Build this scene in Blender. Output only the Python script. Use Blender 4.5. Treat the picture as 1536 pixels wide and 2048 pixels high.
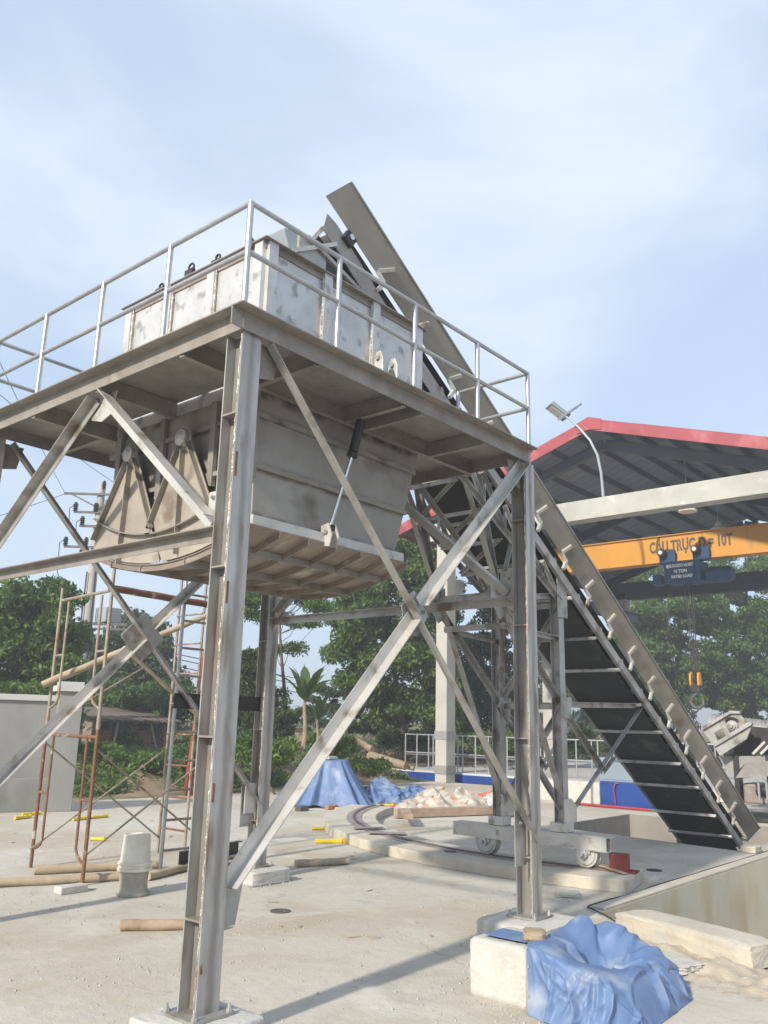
import bpy, bmesh, math, random
import numpy as np
from mathutils import Vector, Matrix
for o in list(bpy.data.objects): bpy.data.objects.remove(o)
SC = bpy.context.scene
COL = SC.collection
R = math.radians
random.seed(7); RNG = np.random.default_rng(7)

# ---------------------------------------------------------------- camera
cam_d = bpy.data.cameras.new('camera'); cam = bpy.data.objects.new('camera', cam_d); COL.objects.link(cam)
CR = Vector((0.64347398, -0.76510054, 0.02371513)); CU = Vector((-0.20025232, -0.13835467, 0.96992628)); CF = Vector((0.73881002, 0.62887133, 0.24224078))
CP = Vector((-4.06302962, -5.00887659, 2.15)); FPX = 1696.88
cam.matrix_world = Matrix(((CR.x, CU.x, -CF.x, CP.x), (CR.y, CU.y, -CF.y, CP.y), (CR.z, CU.z, -CF.z, CP.z), (0, 0, 0, 1)))
cam_d.sensor_fit = 'HORIZONTAL'; cam_d.sensor_width = 36; cam_d.lens = 36 * FPX / 1536
cam_d.clip_start = .05; cam_d.clip_end = 3000
SC.camera = cam

# ---------------------------------------------------------------- sky, sun, exposure
SUN_EL = R(30); SUN_DIR = Vector((-math.cos(SUN_EL) * .9968, -math.cos(SUN_EL) * .08, math.sin(SUN_EL)))   # towards the sun
HAZE = .003
CLOUD = (5.3, 3.1, 1.2)
w = bpy.data.worlds.new('World'); SC.world = w; w.use_nodes = True
nt = w.node_tree; nt.nodes.clear()
def wn(t, **k):
    n = nt.nodes.new(t)
    for a, b in k.items(): setattr(n, a, b)
    return n
sky = wn('ShaderNodeTexSky', sky_type='NISHITA', sun_disc=False)
sky.sun_elevation = SUN_EL; sky.sun_rotation = math.atan2(SUN_DIR.x, SUN_DIR.y)
sky.air_density = 1.0; sky.dust_density = 1.0; sky.ozone_density = 1.6
tc = wn('ShaderNodeTexCoord'); mp = wn('ShaderNodeMapping'); mp.inputs['Scale'].default_value = (1.0, 1.0, 1.7); mp.inputs['Location'].default_value = CLOUD
nz = wn('ShaderNodeTexNoise'); nz.inputs['Scale'].default_value = 1.35; nz.inputs['Detail'].default_value = 6; nz.inputs['Roughness'].default_value = .52; nz.inputs['Distortion'].default_value = .5
rp = wn('ShaderNodeValToRGB'); rp.color_ramp.interpolation = 'EASE'; rp.color_ramp.elements[0].position = .37; rp.color_ramp.elements[1].position = .66
rp.color_ramp.elements[0].color = (0, 0, 0, 1); rp.color_ramp.elements[1].color = (.66, .66, .66, 1)
hz = wn('ShaderNodeMix', data_type='RGBA'); hz.inputs[0].default_value = .80; hz.inputs[7].default_value = (3.5, 4.35, 5.55, 1)      # thin high veil over the blue
mx = wn('ShaderNodeMix', data_type='RGBA')
cl = wn('ShaderNodeRGB'); cl.outputs[0].default_value = (5.7, 6.05, 6.55, 1)
bg = wn('ShaderNodeBackground'); bg.inputs['Strength'].default_value = .102
ow = wn('ShaderNodeOutputWorld')
L = nt.links.new
L(tc.outputs['Generated'], mp.inputs[0]); L(mp.outputs[0], nz.inputs['Vector']); L(nz.outputs['Fac'], rp.inputs[0])
L(rp.outputs[0], mx.inputs[0]); L(sky.outputs[0], hz.inputs[6]); L(hz.outputs[2], mx.inputs[6]); L(cl.outputs[0], mx.inputs[7]); L(mx.outputs[2], bg.inputs[0]); L(bg.outputs[0], ow.inputs[0])
sun_d = bpy.data.lights.new('sun', 'SUN'); sun_d.energy = 3.2; sun_d.angle = R(2.0); sun_d.color = (1.0, .91, .77)
sun = bpy.data.objects.new('sun', sun_d); COL.objects.link(sun); sun.location = (-20, -2, 20)
sun.rotation_euler = SUN_DIR.to_track_quat('Z', 'Y').to_euler()
SC.view_settings.view_transform = 'Standard'; SC.view_settings.look = 'None'; SC.view_settings.exposure = .84; SC.view_settings.gamma = 1

# ---------------------------------------------------------------- materials
MATS = {}
def newmat(name):
    m = bpy.data.materials.new(name); m.use_nodes = True
    return m, m.node_tree, m.node_tree.nodes['Principled BSDF']
def mat(name, base, dark=None, rough=.7, metal=0., scale=3., detail=5, bump=.0, bscale=40., lo=.35, hi=.7, spots=None, sscale=9., slo=.58, shi=.72, streak=None, spec=.4, subs=None):
    """mottled procedural paint / metal / stone: two tones by noise, optional second stain colour, fine bump"""
    m, t, b = newmat(name); N = t.nodes.new; K = t.links.new
    co = N('ShaderNodeTexCoord'); oi = N('ShaderNodeObjectInfo'); add = N('ShaderNodeVectorMath'); add.operation = 'ADD'
    ml = N('ShaderNodeMath'); ml.operation = 'MULTIPLY'; ml.inputs[1].default_value = 37.
    K(oi.outputs['Random'], ml.inputs[0]); K(co.outputs['Object'], add.inputs[0]); K(ml.outputs[0], add.inputs[1])
    v = add.outputs[0]
    if streak:
        mpn = N('ShaderNodeMapping'); mpn.inputs['Scale'].default_value = streak; K(v, mpn.inputs[0]); v2 = mpn.outputs[0]
    else: v2 = v
    n1 = N('ShaderNodeTexNoise'); n1.inputs['Scale'].default_value = scale; n1.inputs['Detail'].default_value = detail; n1.inputs['Roughness'].default_value = .62
    K(v2, n1.inputs['Vector'])
    r1 = N('ShaderNodeMapRange'); r1.inputs[1].default_value = lo; r1.inputs[2].default_value = hi; K(n1.outputs['Fac'], r1.inputs[0])
    mixn = N('ShaderNodeMix'); mixn.data_type = 'RGBA'
    dark = dark or tuple(c * .7 for c in base)
    mixn.inputs[6].default_value = (*base, 1); mixn.inputs[7].default_value = (*dark, 1); K(r1.outputs[0], mixn.inputs[0])
    out = mixn.outputs[2]
    if spots:
        n2 = N('ShaderNodeTexNoise'); n2.inputs['Scale'].default_value = sscale; n2.inputs['Detail'].default_value = 4; K(v2, n2.inputs['Vector'])
        r2 = N('ShaderNodeMapRange'); r2.inputs[1].default_value = slo; r2.inputs[2].default_value = shi; K(n2.outputs['Fac'], r2.inputs[0])
        mx2 = N('ShaderNodeMix'); mx2.data_type = 'RGBA'; mx2.inputs[7].default_value = (*spots, 1); K(out, mx2.inputs[6]); K(r2.outputs[0], mx2.inputs[0]); out = mx2.outputs[2]
    K(out, b.inputs['Base Color'])
    rr = N('ShaderNodeMapRange'); rr.inputs[3].default_value = max(.05, rough - .1); rr.inputs[4].default_value = min(1, rough + .12); K(n1.outputs['Fac'], rr.inputs[0]); K(rr.outputs[0], b.inputs['Roughness'])
    b.inputs['Metallic'].default_value = metal; b.inputs['Specular IOR Level'].default_value = spec
    if bump:
        n3 = N('ShaderNodeTexNoise'); n3.inputs['Scale'].default_value = bscale; n3.inputs['Detail'].default_value = 4; K(v, n3.inputs['Vector'])
        bp = N('ShaderNodeBump'); bp.inputs['Strength'].default_value = bump; bp.inputs['Distance'].default_value = .02; K(n3.outputs['Fac'], bp.inputs['Height']); K(bp.outputs[0], b.inputs['Normal'])
    MATS[name] = m
    return m
mat('steel', (.45, .445, .43), (.28, .27, .255), .42, .4, 2.6, 8, .14, 25, spots=(.19, .155, .12), sscale=3.6, slo=.53, shi=.70)
mat('steel_column', (.48, .475, .46), (.32, .31, .295), .4, .4, 2.8, 8, .12, 20, spots=(.21, .165, .125), sscale=3.4, slo=.54, shi=.70, streak=(2.4, 2.4, .4))
mat('steel_brown', (.335, .31, .28), (.205, .18, .155), .5, .3, 2.4, 7, .15, 30, spots=(.34, .31, .275), sscale=4)
mat('steel_light', (.59, .58, .555), (.42, .41, .385), .42, .35, 2.5, 7, .12, 25, spots=(.26, .22, .17), sscale=5, slo=.58, shi=.72)
mat('silver_paint', (.61, .61, .60), (.46, .46, .455), .4, .4, 3.0, 9, .35, 9, spots=(.33, .325, .315), sscale=5.0, slo=.57, shi=.65)
mat('galvanised', (.50, .51, .52), (.38, .39, .40), .36, .7, 7, 4, .05, 40)
mat('weld', (.60, .57, .51), (.26, .22, .18), .4, .5, 14, 3, .5, 60)
mat('hopper_plate', (.33, .305, .265), (.225, .205, .175), .55, .3, 1.6, 8, .12, 12, spots=(.085, .08, .07), sscale=2.6, slo=.56, shi=.70, streak=(1, 1, 1.6))
mat('sector_steel', (.46, .42, .36), (.33, .295, .25), .5, .35, 2.2, 7, .12, 14, spots=(.22, .175, .135), sscale=3, slo=.57, shi=.72)
mat('gate_plate', (.34, .285, .24), (.225, .18, .15), .5, .4, 2.2, 6, .15, 14, spots=(.45, .41, .36), sscale=4, slo=.6, shi=.7, streak=(3, .6, 1))
mat('chequer_plate', (.33, .31, .285), (.22, .205, .185), .6, .3, 3, 5)
mat('conveyor_plate', (.345, .335, .315), (.245, .235, .22), .5, .35, 1.3, 6, .08, 12, spots=(.19, .17, .15), sscale=2.2, slo=.58, shi=.75)
mat('belt_rubber', (.03, .032, .035), (.06, .057, .053), .7, 0, 1.5, 7, .1, 30, spots=(.12, .112, .10), sscale=2.4, slo=.56, shi=.76)
mat('black_steel', (.03, .03, .032), (.055, .05, .045), .45, .3, 6, 4)
mat('chrome', (.75, .75, .74), (.6, .6, .6), .15, 1., 5, 2)
mat('concrete', (.50, .48, .44), (.40, .385, .35), .88, 0, 1.8, 8, .35, 22, spots=(.58, .56, .52), sscale=5)
mat('concrete_white', (.52, .51, .48), (.43, .42, .39), .9, 0, 2.6, 8, .45, 26, spots=(.66, .64, .6), sscale=7)
mat('concrete_kerb', (.52, .475, .395), (.42, .385, .325), .9, 0, 2.2, 8, .5, 22, spots=(.43, .415, .385), sscale=4)
mat('concrete_beam', (.43, .43, .395), (.33, .335, .305), .85, 0, .9, 8, .2, 12, spots=(.52, .515, .485), sscale=1.6)
mat('concrete_column', (.45, .435, .40), (.37, .36, .33), .85, 0, .9, 8, .15, 12)
mat('pit_concrete', (.27, .25, .22), (.20, .185, .165), .9, 0, 1.4, 7, .3, 20)  # tail pit walls: shade put into the colour, darker than the other concrete
mat('pit_plaster', (.58, .53, .41), (.47, .45, .38), .85, 0, .7, 7, .2, 16, spots=(.47, .38, .26), sscale=1.2, slo=.5, shi=.68, streak=(1, 1, .45))
mat('plaster_grey', (.29, .29, .28), (.225, .225, .215), .85, 0, .8, 8, .12, 16, spots=(.18, .18, .165), sscale=1.1, slo=.54, shi=.72, streak=(1, 1, .5))
mat('plaster_light', (.52, .515, .50), (.44, .44, .43), .85, 0, 1.2, 6, .1, 16)
mat('rust', (.235, .115, .068), (.15, .075, .046), .75, .2, 8, 6, .25, 40, spots=(.42, .38, .33), sscale=6, slo=.6, shi=.68)
mat('scaffold_grey', (.36, .32, .26), (.24, .19, .145), .6, .3, 6, 6, .2, 40, spots=(.30, .13, .07), sscale=5, slo=.56, shi=.66)
mat('bamboo', (.44, .36, .255), (.32, .255, .18), .7, 0, 5, 6, .2, 30, streak=(1, 1, 1))
mat('timber', (.42, .32, .23), (.28, .205, .145), .8, 0, 4, 7, .3, 30)
mat('plastic_white', (.70, .665, .58), (.56, .52, .44), .5, 0, 4, 6, .05, 20, spots=(.30, .29, .24), sscale=5, slo=.6, shi=.72)
mat('cement_crust', (.40, .38, .32), (.26, .25, .20), .9, 0, 7, 7, .6, 30)
mat('yellow_plastic', (.70, .50, .03), (.55, .38, .02), .4, 0, 5, 3)
mat('crane_yellow', (.57, .27, .032), (.45, .215, .035), .45, 0, .9, 7, spots=(.30, .17, .06), sscale=1.5, slo=.58, shi=.75, streak=(1, 1, .4))
mat('roof_red', (.33, .055, .07), (.25, .045, .058), .5, 0, .9, 7, spots=(.38, .13, .14), sscale=1.6, slo=.56, shi=.76)
mat('roof_underside', (.20, .235, .28), (.16, .19, .23), .55, .2, .6, 4)
mat('roof_steel', (.085, .10, .12), (.065, .078, .095), .5, .2, 1, 3)
mat('hoist_navy', (.02, .06, .14), (.014, .042, .10), .35, .1, 3, 3)
mat('white_print', (.74, .74, .72), (.6, .6, .6), .5)
mat('dark_print', (.075, .06, .045), (.22, .13, .05), .55, 0, 3, 5, lo=.5, hi=.75)
mat('red_paint', (.38, .045, .035), (.28, .035, .03), .5, 0, 3, 4)
mat('maroon_paint', (.20, .035, .03), (.14, .025, .022), .6, 0, 5, 5)
mat('blue_paint', (.018, .06, .27), (.012, .04, .19), .4, 0, 1.5, 4)
mat('cabinet_blue', (.23, .29, .345), (.19, .245, .295), .45, 0, 1.2, 5)
mat('cabinet_grey', (.33, .38, .41), (.28, .325, .355), .45, 0, 1.2, 4)
mat('orange_hook', (.78, .33, .02), (.6, .24, .015), .4, 0, 4, 3)
mat('rail_plate', (.34, .305, .295), (.27, .24, .23), .6, .25, 4, 6, .1, 40)
mat('rail_steel', (.17, .13, .125), (.12, .09, .085), .55, .4, 5, 5, .1, 40)
mat('lamp_glass', (.72, .70, .64), (.6, .6, .55), .3)
mat('brick', (.42, .21, .14), (.30, .145, .10), .9, 0, 6, 5, .3, 40)
mat('mortar', (.25, .20, .16), (.18, .15, .12), .95, 0, 5, 5)
mat('bark', (.16, .125, .095), (.09, .07, .052), .9, 0, 6, 6, .6, 30)
mat('bark_pale', (.34, .255, .18), (.22, .165, .12), .9, 0, 4, 6, .5, 30)
mat('insulator', (.06, .032, .026), (.04, .025, .02), .25)
mat('pole_concrete', (.42, .41, .385), (.34, .33, .31), .85, 0, 2, 6)
mat('wire', (.02, .02, .022), (.03, .03, .03), .6)
mat('thatch', (.19, .155, .12), (.10, .08, .065), .95, 0, 9, 6, .6, 40)
mat('drain_iron', (.13, .125, .115), (.09, .085, .08), .6, .4, 8, 4)
mat('soil', (.30, .205, .13), (.20, .15, .095), .95, 0, .9, 9, .6, 5, spots=(.10, .12, .045), sscale=.6, slo=.47, shi=.6)
mat('sand', (.45, .39, .31), (.36, .31, .25), .95, 0, 4, 8, .6, 40, spots=(.50, .475, .43), sscale=7)
mat('gravel', (.46, .44, .40), (.36, .34, .31), .9, 0, 12, 4)
mat('grey_plastic', (.24, .26, .28), (.2, .22, .24), .4)
mat('orange_cloth', (.62, .16, .075), (.48, .13, .07), .75, 0, 5, 5, .1, 30)
mat('white_sack', (.62, .60, .57), (.50, .48, .45), .6, 0, 6, 5, .1, 40)

def tarp_mat(name, base, dark, dust, stripes=None):
    m = mat(name, base, dark, .5, 0, 2.2, 7, .12, 55, spots=dust, sscale=3.2, slo=.52, shi=.72)
    if stripes:
        t = m.node_tree; b = t.nodes['Principled BSDF']; K = t.links.new; N = t.nodes.new
        uv = N('ShaderNodeUVMap'); src = b.inputs['Base Color'].links[0].from_socket
        for i, (colr, sc, ang) in enumerate(stripes):
            mpn = N('ShaderNodeMapping'); mpn.inputs['Rotation'].default_value = (0, 0, ang); K(uv.outputs[0], mpn.inputs[0])
            wv = N('ShaderNodeTexWave'); wv.inputs['Scale'].default_value = sc; wv.inputs['Distortion'].default_value = .4; K(mpn.outputs[0], wv.inputs['Vector'])
            mr = N('ShaderNodeMapRange'); mr.inputs[1].default_value = .62; mr.inputs[2].default_value = .70; mr.inputs[4].default_value = .8; K(wv.outputs['Fac'], mr.inputs[0])
            mm = N('ShaderNodeMix'); mm.data_type = 'RGBA'; mm.inputs[7].default_value = (*colr, 1); K(src, mm.inputs[6]); K(mr.outputs[0], mm.inputs[0]); src = mm.outputs[2]
        K(src, b.inputs['Base Color'])
    return m
tarp_mat('tarp_blue', (.135, .21, .375), (.10, .165, .32), (.29, .34, .43))
tarp_mat('tarp_striped', (.54, .50, .44), (.44, .405, .35), (.58, .55, .5), [((.45, .27, .20), .9, .3), ((.38, .39, .34), .7, 1.7)])

def leaf_mat(name, c1, c2, c3, trans=.35):
    m, t, b = newmat(name); N = t.nodes.new; K = t.links.new
    g = N('ShaderNodeNewGeometry'); co = N('ShaderNodeTexCoord')
    n = N('ShaderNodeTexNoise'); n.inputs['Scale'].default_value = .55; n.inputs['Detail'].default_value = 3; K(co.outputs['Object'], n.inputs['Vector'])
    ra = N('ShaderNodeValToRGB'); e = ra.color_ramp.elements; e[0].position = .1; e[0].color = (*c1, 1); e[1].position = .95; e[1].color = (*c3, 1); x = e.new(.55); x.color = (*c2, 1)
    ad = N('ShaderNodeMath'); ad.operation = 'MULTIPLY_ADD'; ad.inputs[1].default_value = .55
    s2 = N('ShaderNodeMapRange'); s2.inputs[1].default_value = .3; s2.inputs[2].default_value = .7; s2.inputs[4].default_value = .45; K(n.outputs['Fac'], s2.inputs[0])
    K(g.outputs['Random Per Island'], ad.inputs[0]); K(s2.outputs[0], ad.inputs[2]); K(ad.outputs[0], ra.inputs[0]); K(ra.outputs[0], b.inputs['Base Color'])
    b.inputs['Roughness'].default_value = .5; b.inputs['Specular IOR Level'].default_value = .3
    tr = N('ShaderNodeBsdfTranslucent'); K(ra.outputs[0], tr.inputs['Color']); ms = N('ShaderNodeMixShader'); ms.inputs[0].default_value = trans
    K(b.outputs[0], ms.inputs[1]); K(tr.outputs[0], ms.inputs[2]); K(ms.outputs[0], t.nodes['Material Output'].inputs[0])
    MATS[name] = m; return m
leaf_mat('leaf_mid', (.055, .11, .022), (.105, .185, .036), (.19, .255, .06))
leaf_mat('leaf_dark', (.042, .072, .028), (.068, .112, .04), (.12, .165, .062))
leaf_mat('leaf_fresh', (.055, .105, .025), (.095, .17, .038), (.165, .235, .06))
leaf_mat('leaf_olive', (.05, .075, .025), (.085, .115, .036), (.14, .165, .06))
leaf_mat('leaf_banana', (.06, .10, .03), (.085, .135, .04), (.13, .17, .06))

# darker wavering band down the middle of the column flange
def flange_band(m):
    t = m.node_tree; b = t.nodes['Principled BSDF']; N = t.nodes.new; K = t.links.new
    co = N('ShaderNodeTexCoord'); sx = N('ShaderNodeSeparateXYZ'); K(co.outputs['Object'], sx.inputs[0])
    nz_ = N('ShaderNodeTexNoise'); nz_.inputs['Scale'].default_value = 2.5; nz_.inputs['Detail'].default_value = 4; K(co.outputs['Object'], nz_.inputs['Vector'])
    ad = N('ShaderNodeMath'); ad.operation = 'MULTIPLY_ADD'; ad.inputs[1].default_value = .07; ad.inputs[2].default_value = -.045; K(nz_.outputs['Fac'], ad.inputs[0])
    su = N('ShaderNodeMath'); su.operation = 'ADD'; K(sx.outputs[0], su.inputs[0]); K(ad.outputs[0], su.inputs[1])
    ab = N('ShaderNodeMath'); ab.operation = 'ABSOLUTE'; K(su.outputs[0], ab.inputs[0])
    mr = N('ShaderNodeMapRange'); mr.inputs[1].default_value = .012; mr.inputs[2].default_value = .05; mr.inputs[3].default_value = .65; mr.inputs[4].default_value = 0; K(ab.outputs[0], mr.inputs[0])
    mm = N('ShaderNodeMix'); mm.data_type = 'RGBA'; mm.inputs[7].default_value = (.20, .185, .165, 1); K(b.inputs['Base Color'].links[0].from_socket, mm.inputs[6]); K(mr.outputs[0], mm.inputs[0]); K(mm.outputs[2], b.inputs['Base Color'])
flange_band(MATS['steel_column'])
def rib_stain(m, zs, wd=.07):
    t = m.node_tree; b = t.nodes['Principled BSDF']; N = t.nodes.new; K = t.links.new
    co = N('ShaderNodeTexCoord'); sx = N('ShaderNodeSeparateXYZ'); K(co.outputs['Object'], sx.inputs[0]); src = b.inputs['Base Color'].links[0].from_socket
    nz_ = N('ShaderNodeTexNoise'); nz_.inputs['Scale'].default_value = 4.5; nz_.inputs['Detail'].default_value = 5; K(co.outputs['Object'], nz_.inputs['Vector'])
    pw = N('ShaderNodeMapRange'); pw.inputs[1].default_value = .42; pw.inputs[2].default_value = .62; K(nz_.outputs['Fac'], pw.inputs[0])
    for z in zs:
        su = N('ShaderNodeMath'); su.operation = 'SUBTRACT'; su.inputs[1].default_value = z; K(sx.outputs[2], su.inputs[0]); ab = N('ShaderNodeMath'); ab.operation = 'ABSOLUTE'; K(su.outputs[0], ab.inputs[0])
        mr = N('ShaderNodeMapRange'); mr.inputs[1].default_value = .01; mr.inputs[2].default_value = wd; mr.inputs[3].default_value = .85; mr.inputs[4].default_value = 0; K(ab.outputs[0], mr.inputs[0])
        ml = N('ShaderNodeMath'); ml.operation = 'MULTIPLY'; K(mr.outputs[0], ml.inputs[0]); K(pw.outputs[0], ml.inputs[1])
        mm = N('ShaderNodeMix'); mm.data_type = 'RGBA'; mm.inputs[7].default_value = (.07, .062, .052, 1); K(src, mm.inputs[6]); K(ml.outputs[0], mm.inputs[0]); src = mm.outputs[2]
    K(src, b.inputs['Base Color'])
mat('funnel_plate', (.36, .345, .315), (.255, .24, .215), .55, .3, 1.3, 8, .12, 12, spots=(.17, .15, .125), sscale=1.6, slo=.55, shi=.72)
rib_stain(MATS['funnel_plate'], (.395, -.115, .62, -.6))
# chequer plate relief
def chequer(m):
    t = m.node_tree; b = t.nodes['Principled BSDF']; N = t.nodes.new; K = t.links.new
    co = N('ShaderNodeTexCoord'); mpn = N('ShaderNodeMapping'); mpn.inputs['Rotation'].default_value = (0, 0, R(45)); K(co.outputs['Object'], mpn.inputs[0])
    ck = N('ShaderNodeTexVoronoi'); ck.inputs['Scale'].default_value = 28; K(mpn.outputs[0], ck.inputs['Vector'])
    bp = N('ShaderNodeBump'); bp.inputs['Strength'].default_value = .5; bp.inputs['Distance'].default_value = .01; K(ck.outputs['Distance'], bp.inputs['Height']); K(bp.outputs[0], b.inputs['Normal'])
chequer(MATS['chequer_plate'])

# ---------------------------------------------------------------- mesh builder
def bev(o, wd=.012, seg=2):
    md = o.modifiers.new('bevel', 'BEVEL'); md.width = wd; md.segments = seg; md.limit_method = 'ANGLE'; md.angle_limit = R(35); return o
WORLD_LOC = {}
class MB:
    def __init__(s): s.v = []; s.f = []
    def add(s, vs, fs):
        n = len(s.v); s.v += [tuple(p) for p in vs]; s.f += [tuple(i + n for i in f) for f in fs]; return s
    def box(s, x0, x1, y0, y1, z0, z1):
        return s.add([(x0, y0, z0), (x1, y0, z0), (x1, y1, z0), (x0, y1, z0), (x0, y0, z1), (x1, y0, z1), (x1, y1, z1), (x0, y1, z1)],
                     [(3, 2, 1, 0), (4, 5, 6, 7), (0, 1, 5, 4), (1, 2, 6, 5), (2, 3, 7, 6), (3, 0, 4, 7)])
    def obox(s, c, a, b, d):
        c, a, b, d = map(Vector, (c, a, b, d)); vs = [c + i * a + j * b + k * d for k in (-1, 1) for i, j in ((-1, -1), (1, -1), (1, 1), (-1, 1))]
        fs = [(3, 2, 1, 0), (4, 5, 6, 7), (0, 1, 5, 4), (1, 2, 6, 5), (2, 3, 7, 6), (3, 0, 4, 7)]
        if a.cross(b).dot(d) < 0: fs = [f[::-1] for f in fs]
        return s.add(vs, fs)
    def ext(s, p0, p1, prof, xdir):
        p0, p1 = Vector(p0), Vector(p1); z = (p1 - p0).normalized(); x = Vector(xdir); x = (x - z * x.dot(z)).normalized(); y = z.cross(x); n = len(prof)
        ar = sum(prof[i][0] * prof[(i + 1) % n][1] - prof[(i + 1) % n][0] * prof[i][1] for i in range(n))
        if ar < 0: prof = prof[::-1]
        vs = [p0 + x * a + y * b for a, b in prof] + [p1 + x * a + y * b for a, b in prof]
        fs = [(i, (i + 1) % n, n + (i + 1) % n, n + i) for i in range(n)] + [tuple(range(n))[::-1], tuple(range(n, 2 * n))]
        return s.add(vs, fs)
    def bar(s, p0, p1, w_, t_, xdir):
        return s.ext(p0, p1, [(-w_ / 2, -t_ / 2), (w_ / 2, -t_ / 2), (w_ / 2, t_ / 2), (-w_ / 2, t_ / 2)], xdir)
    def ang(s, p0, p1, a, t_, xdir, flip=False):
        pr = [(0, 0), (a, 0), (a, t_), (t_, t_), (t_, a), (0, a)]
        if flip: pr = [(x, -y) for x, y in pr]
        return s.ext(p0, p1, pr, xdir)
    def hsec(s, p0, p1, wd, h, t_, xdir):
        a, b = wd / 2, h / 2
        return s.ext(p0, p1, [(-a, -b), (a, -b), (a, -b + t_), (t_ / 2, -b + t_), (t_ / 2, b - t_), (a, b - t_), (a, b), (-a, b), (-a, b - t_), (-t_ / 2, b - t_), (-t_ / 2, -b + t_), (-a, -b + t_)], xdir)
    def chan(s, p0, p1, wd, h, t_, xdir):
        b = h / 2
        return s.ext(p0, p1, [(0, -b), (wd, -b), (wd, -b + t_), (t_, -b + t_), (t_, b - t_), (wd, b - t_), (wd, b), (0, b)], xdir)
    def tube(s, p0, p1, r0, r1=None, n=10, caps=True):
        r1 = r0 if r1 is None else r1; p0, p1 = Vector(p0), Vector(p1); z = (p1 - p0).normalized(); x = z.orthogonal().normalized(); y = z.cross(x)
        an = [2 * math.pi * i / n for i in range(n)]
        vs = [p0 + (x * math.cos(a) + y * math.sin(a)) * r0 for a in an] + [p1 + (x * math.cos(a) + y * math.sin(a)) * r1 for a in an]
        fs = [(i, (i + 1) % n, n + (i + 1) % n, n + i) for i in range(n)]
        if caps: fs += [tuple(range(n))[::-1], tuple(range(n, 2 * n))]
        return s.add(vs, fs)
    def path(s, pts, rad, n=8):
        pts = [Vector(p) for p in pts]; m = len(pts); rs = rad if isinstance(rad, (list, tuple)) else [rad] * m
        x = None; vs = []
        for i, p in enumerate(pts):
            z = (pts[min(i + 1, m - 1)] - pts[max(i - 1, 0)]).normalized()
            x = z.orthogonal().normalized() if x is None else (x - z * x.dot(z)).normalized()
            y = z.cross(x)
            vs += [p + (x * math.cos(2 * math.pi * k / n) + y * math.sin(2 * math.pi * k / n)) * rs[i] for k in range(n)]
        fs = [(i * n + k, i * n + (k + 1) % n, (i + 1) * n + (k + 1) % n, (i + 1) * n + k) for i in range(m - 1) for k in range(n)]
        fs += [tuple(range(n))[::-1], tuple(range((m - 1) * n, m * n))]
        return s.add(vs, fs)
    def prism(s, poly, off):
        poly = [Vector(p) for p in poly]; off = Vector(off); n = len(poly)
        nrm = sum(((poly[i]).cross(poly[(i + 1) % n]) for i in range(n)), Vector())
        if nrm.dot(off) < 0: poly = poly[::-1]
        return s.add(poly + [p + off for p in poly], [tuple(range(n))[::-1], tuple(range(n, 2 * n))] + [(i, (i + 1) % n, n + (i + 1) % n, n + i) for i in range(n)])
    def lathe(s, c, axis, prof, n=20):
        c = Vector(c); z = Vector(axis).normalized(); x = z.orthogonal().normalized(); y = z.cross(x); vs = []
        for r_, h in prof: vs += [c + z * h + (x * math.cos(2 * math.pi * k / n) + y * math.sin(2 * math.pi * k / n)) * r_ for k in range(n)]
        m = len(prof); fs = [(i * n + k, i * n + (k + 1) % n, (i + 1) * n + (k + 1) % n, (i + 1) * n + k) for i in range(m - 1) for k in range(n)]
        fs += [tuple(range(n))[::-1], tuple(range((m - 1) * n, m * n))]
        return s.add(vs, fs)
    def build(s, name, m, parent=None, smooth=False, bevel=0, base=False):
        P = np.array(s.v, float); lo, hi = P.min(0), P.max(0); c = (lo + hi) / 2
        if base: c[2] = lo[2]
        me = bpy.data.meshes.new(name); me.from_pydata((P - c).tolist(), [], s.f); me.update()
        if smooth:
            me.shade_smooth(); me.set_sharp_from_angle(angle=R(38))
        me.materials.append(MATS[m] if isinstance(m, str) else m)
        o = bpy.data.objects.new(name, me); COL.objects.link(o); place(o, c, parent)
        if bevel: bev(o, bevel)
        return o
def place(o, wl, parent=None):
    wl = Vector(wl); WORLD_LOC[o.name] = wl
    if parent is not None:
        o.parent = parent; o.location = wl - WORLD_LOC[parent.name]
    else: o.location = wl
def again(src, name, wl, parent=None, rot=None, scale=None):
    o = src.copy(); o.name = name; COL.objects.link(o); o.parent = None; place(o, wl, parent)
    if rot is not None: o.rotation_euler = rot
    if scale is not None: o.scale = scale
    return o
def thing(name, loc, label, cat, group=None):
    o = bpy.data.objects.new(name, None); COL.objects.link(o); o.empty_display_size = .2; place(o, loc); tag(o, label, cat, group); return o
def tag(o, label, cat, group=None, kind=None):
    o['label'] = label; o['category'] = cat
    if group: o['group'] = group
    if kind: o['kind'] = kind
    return o
def struct(o, label=None):
    o['kind'] = 'structure'
    if label: o['label'] = label
    return o
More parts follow.
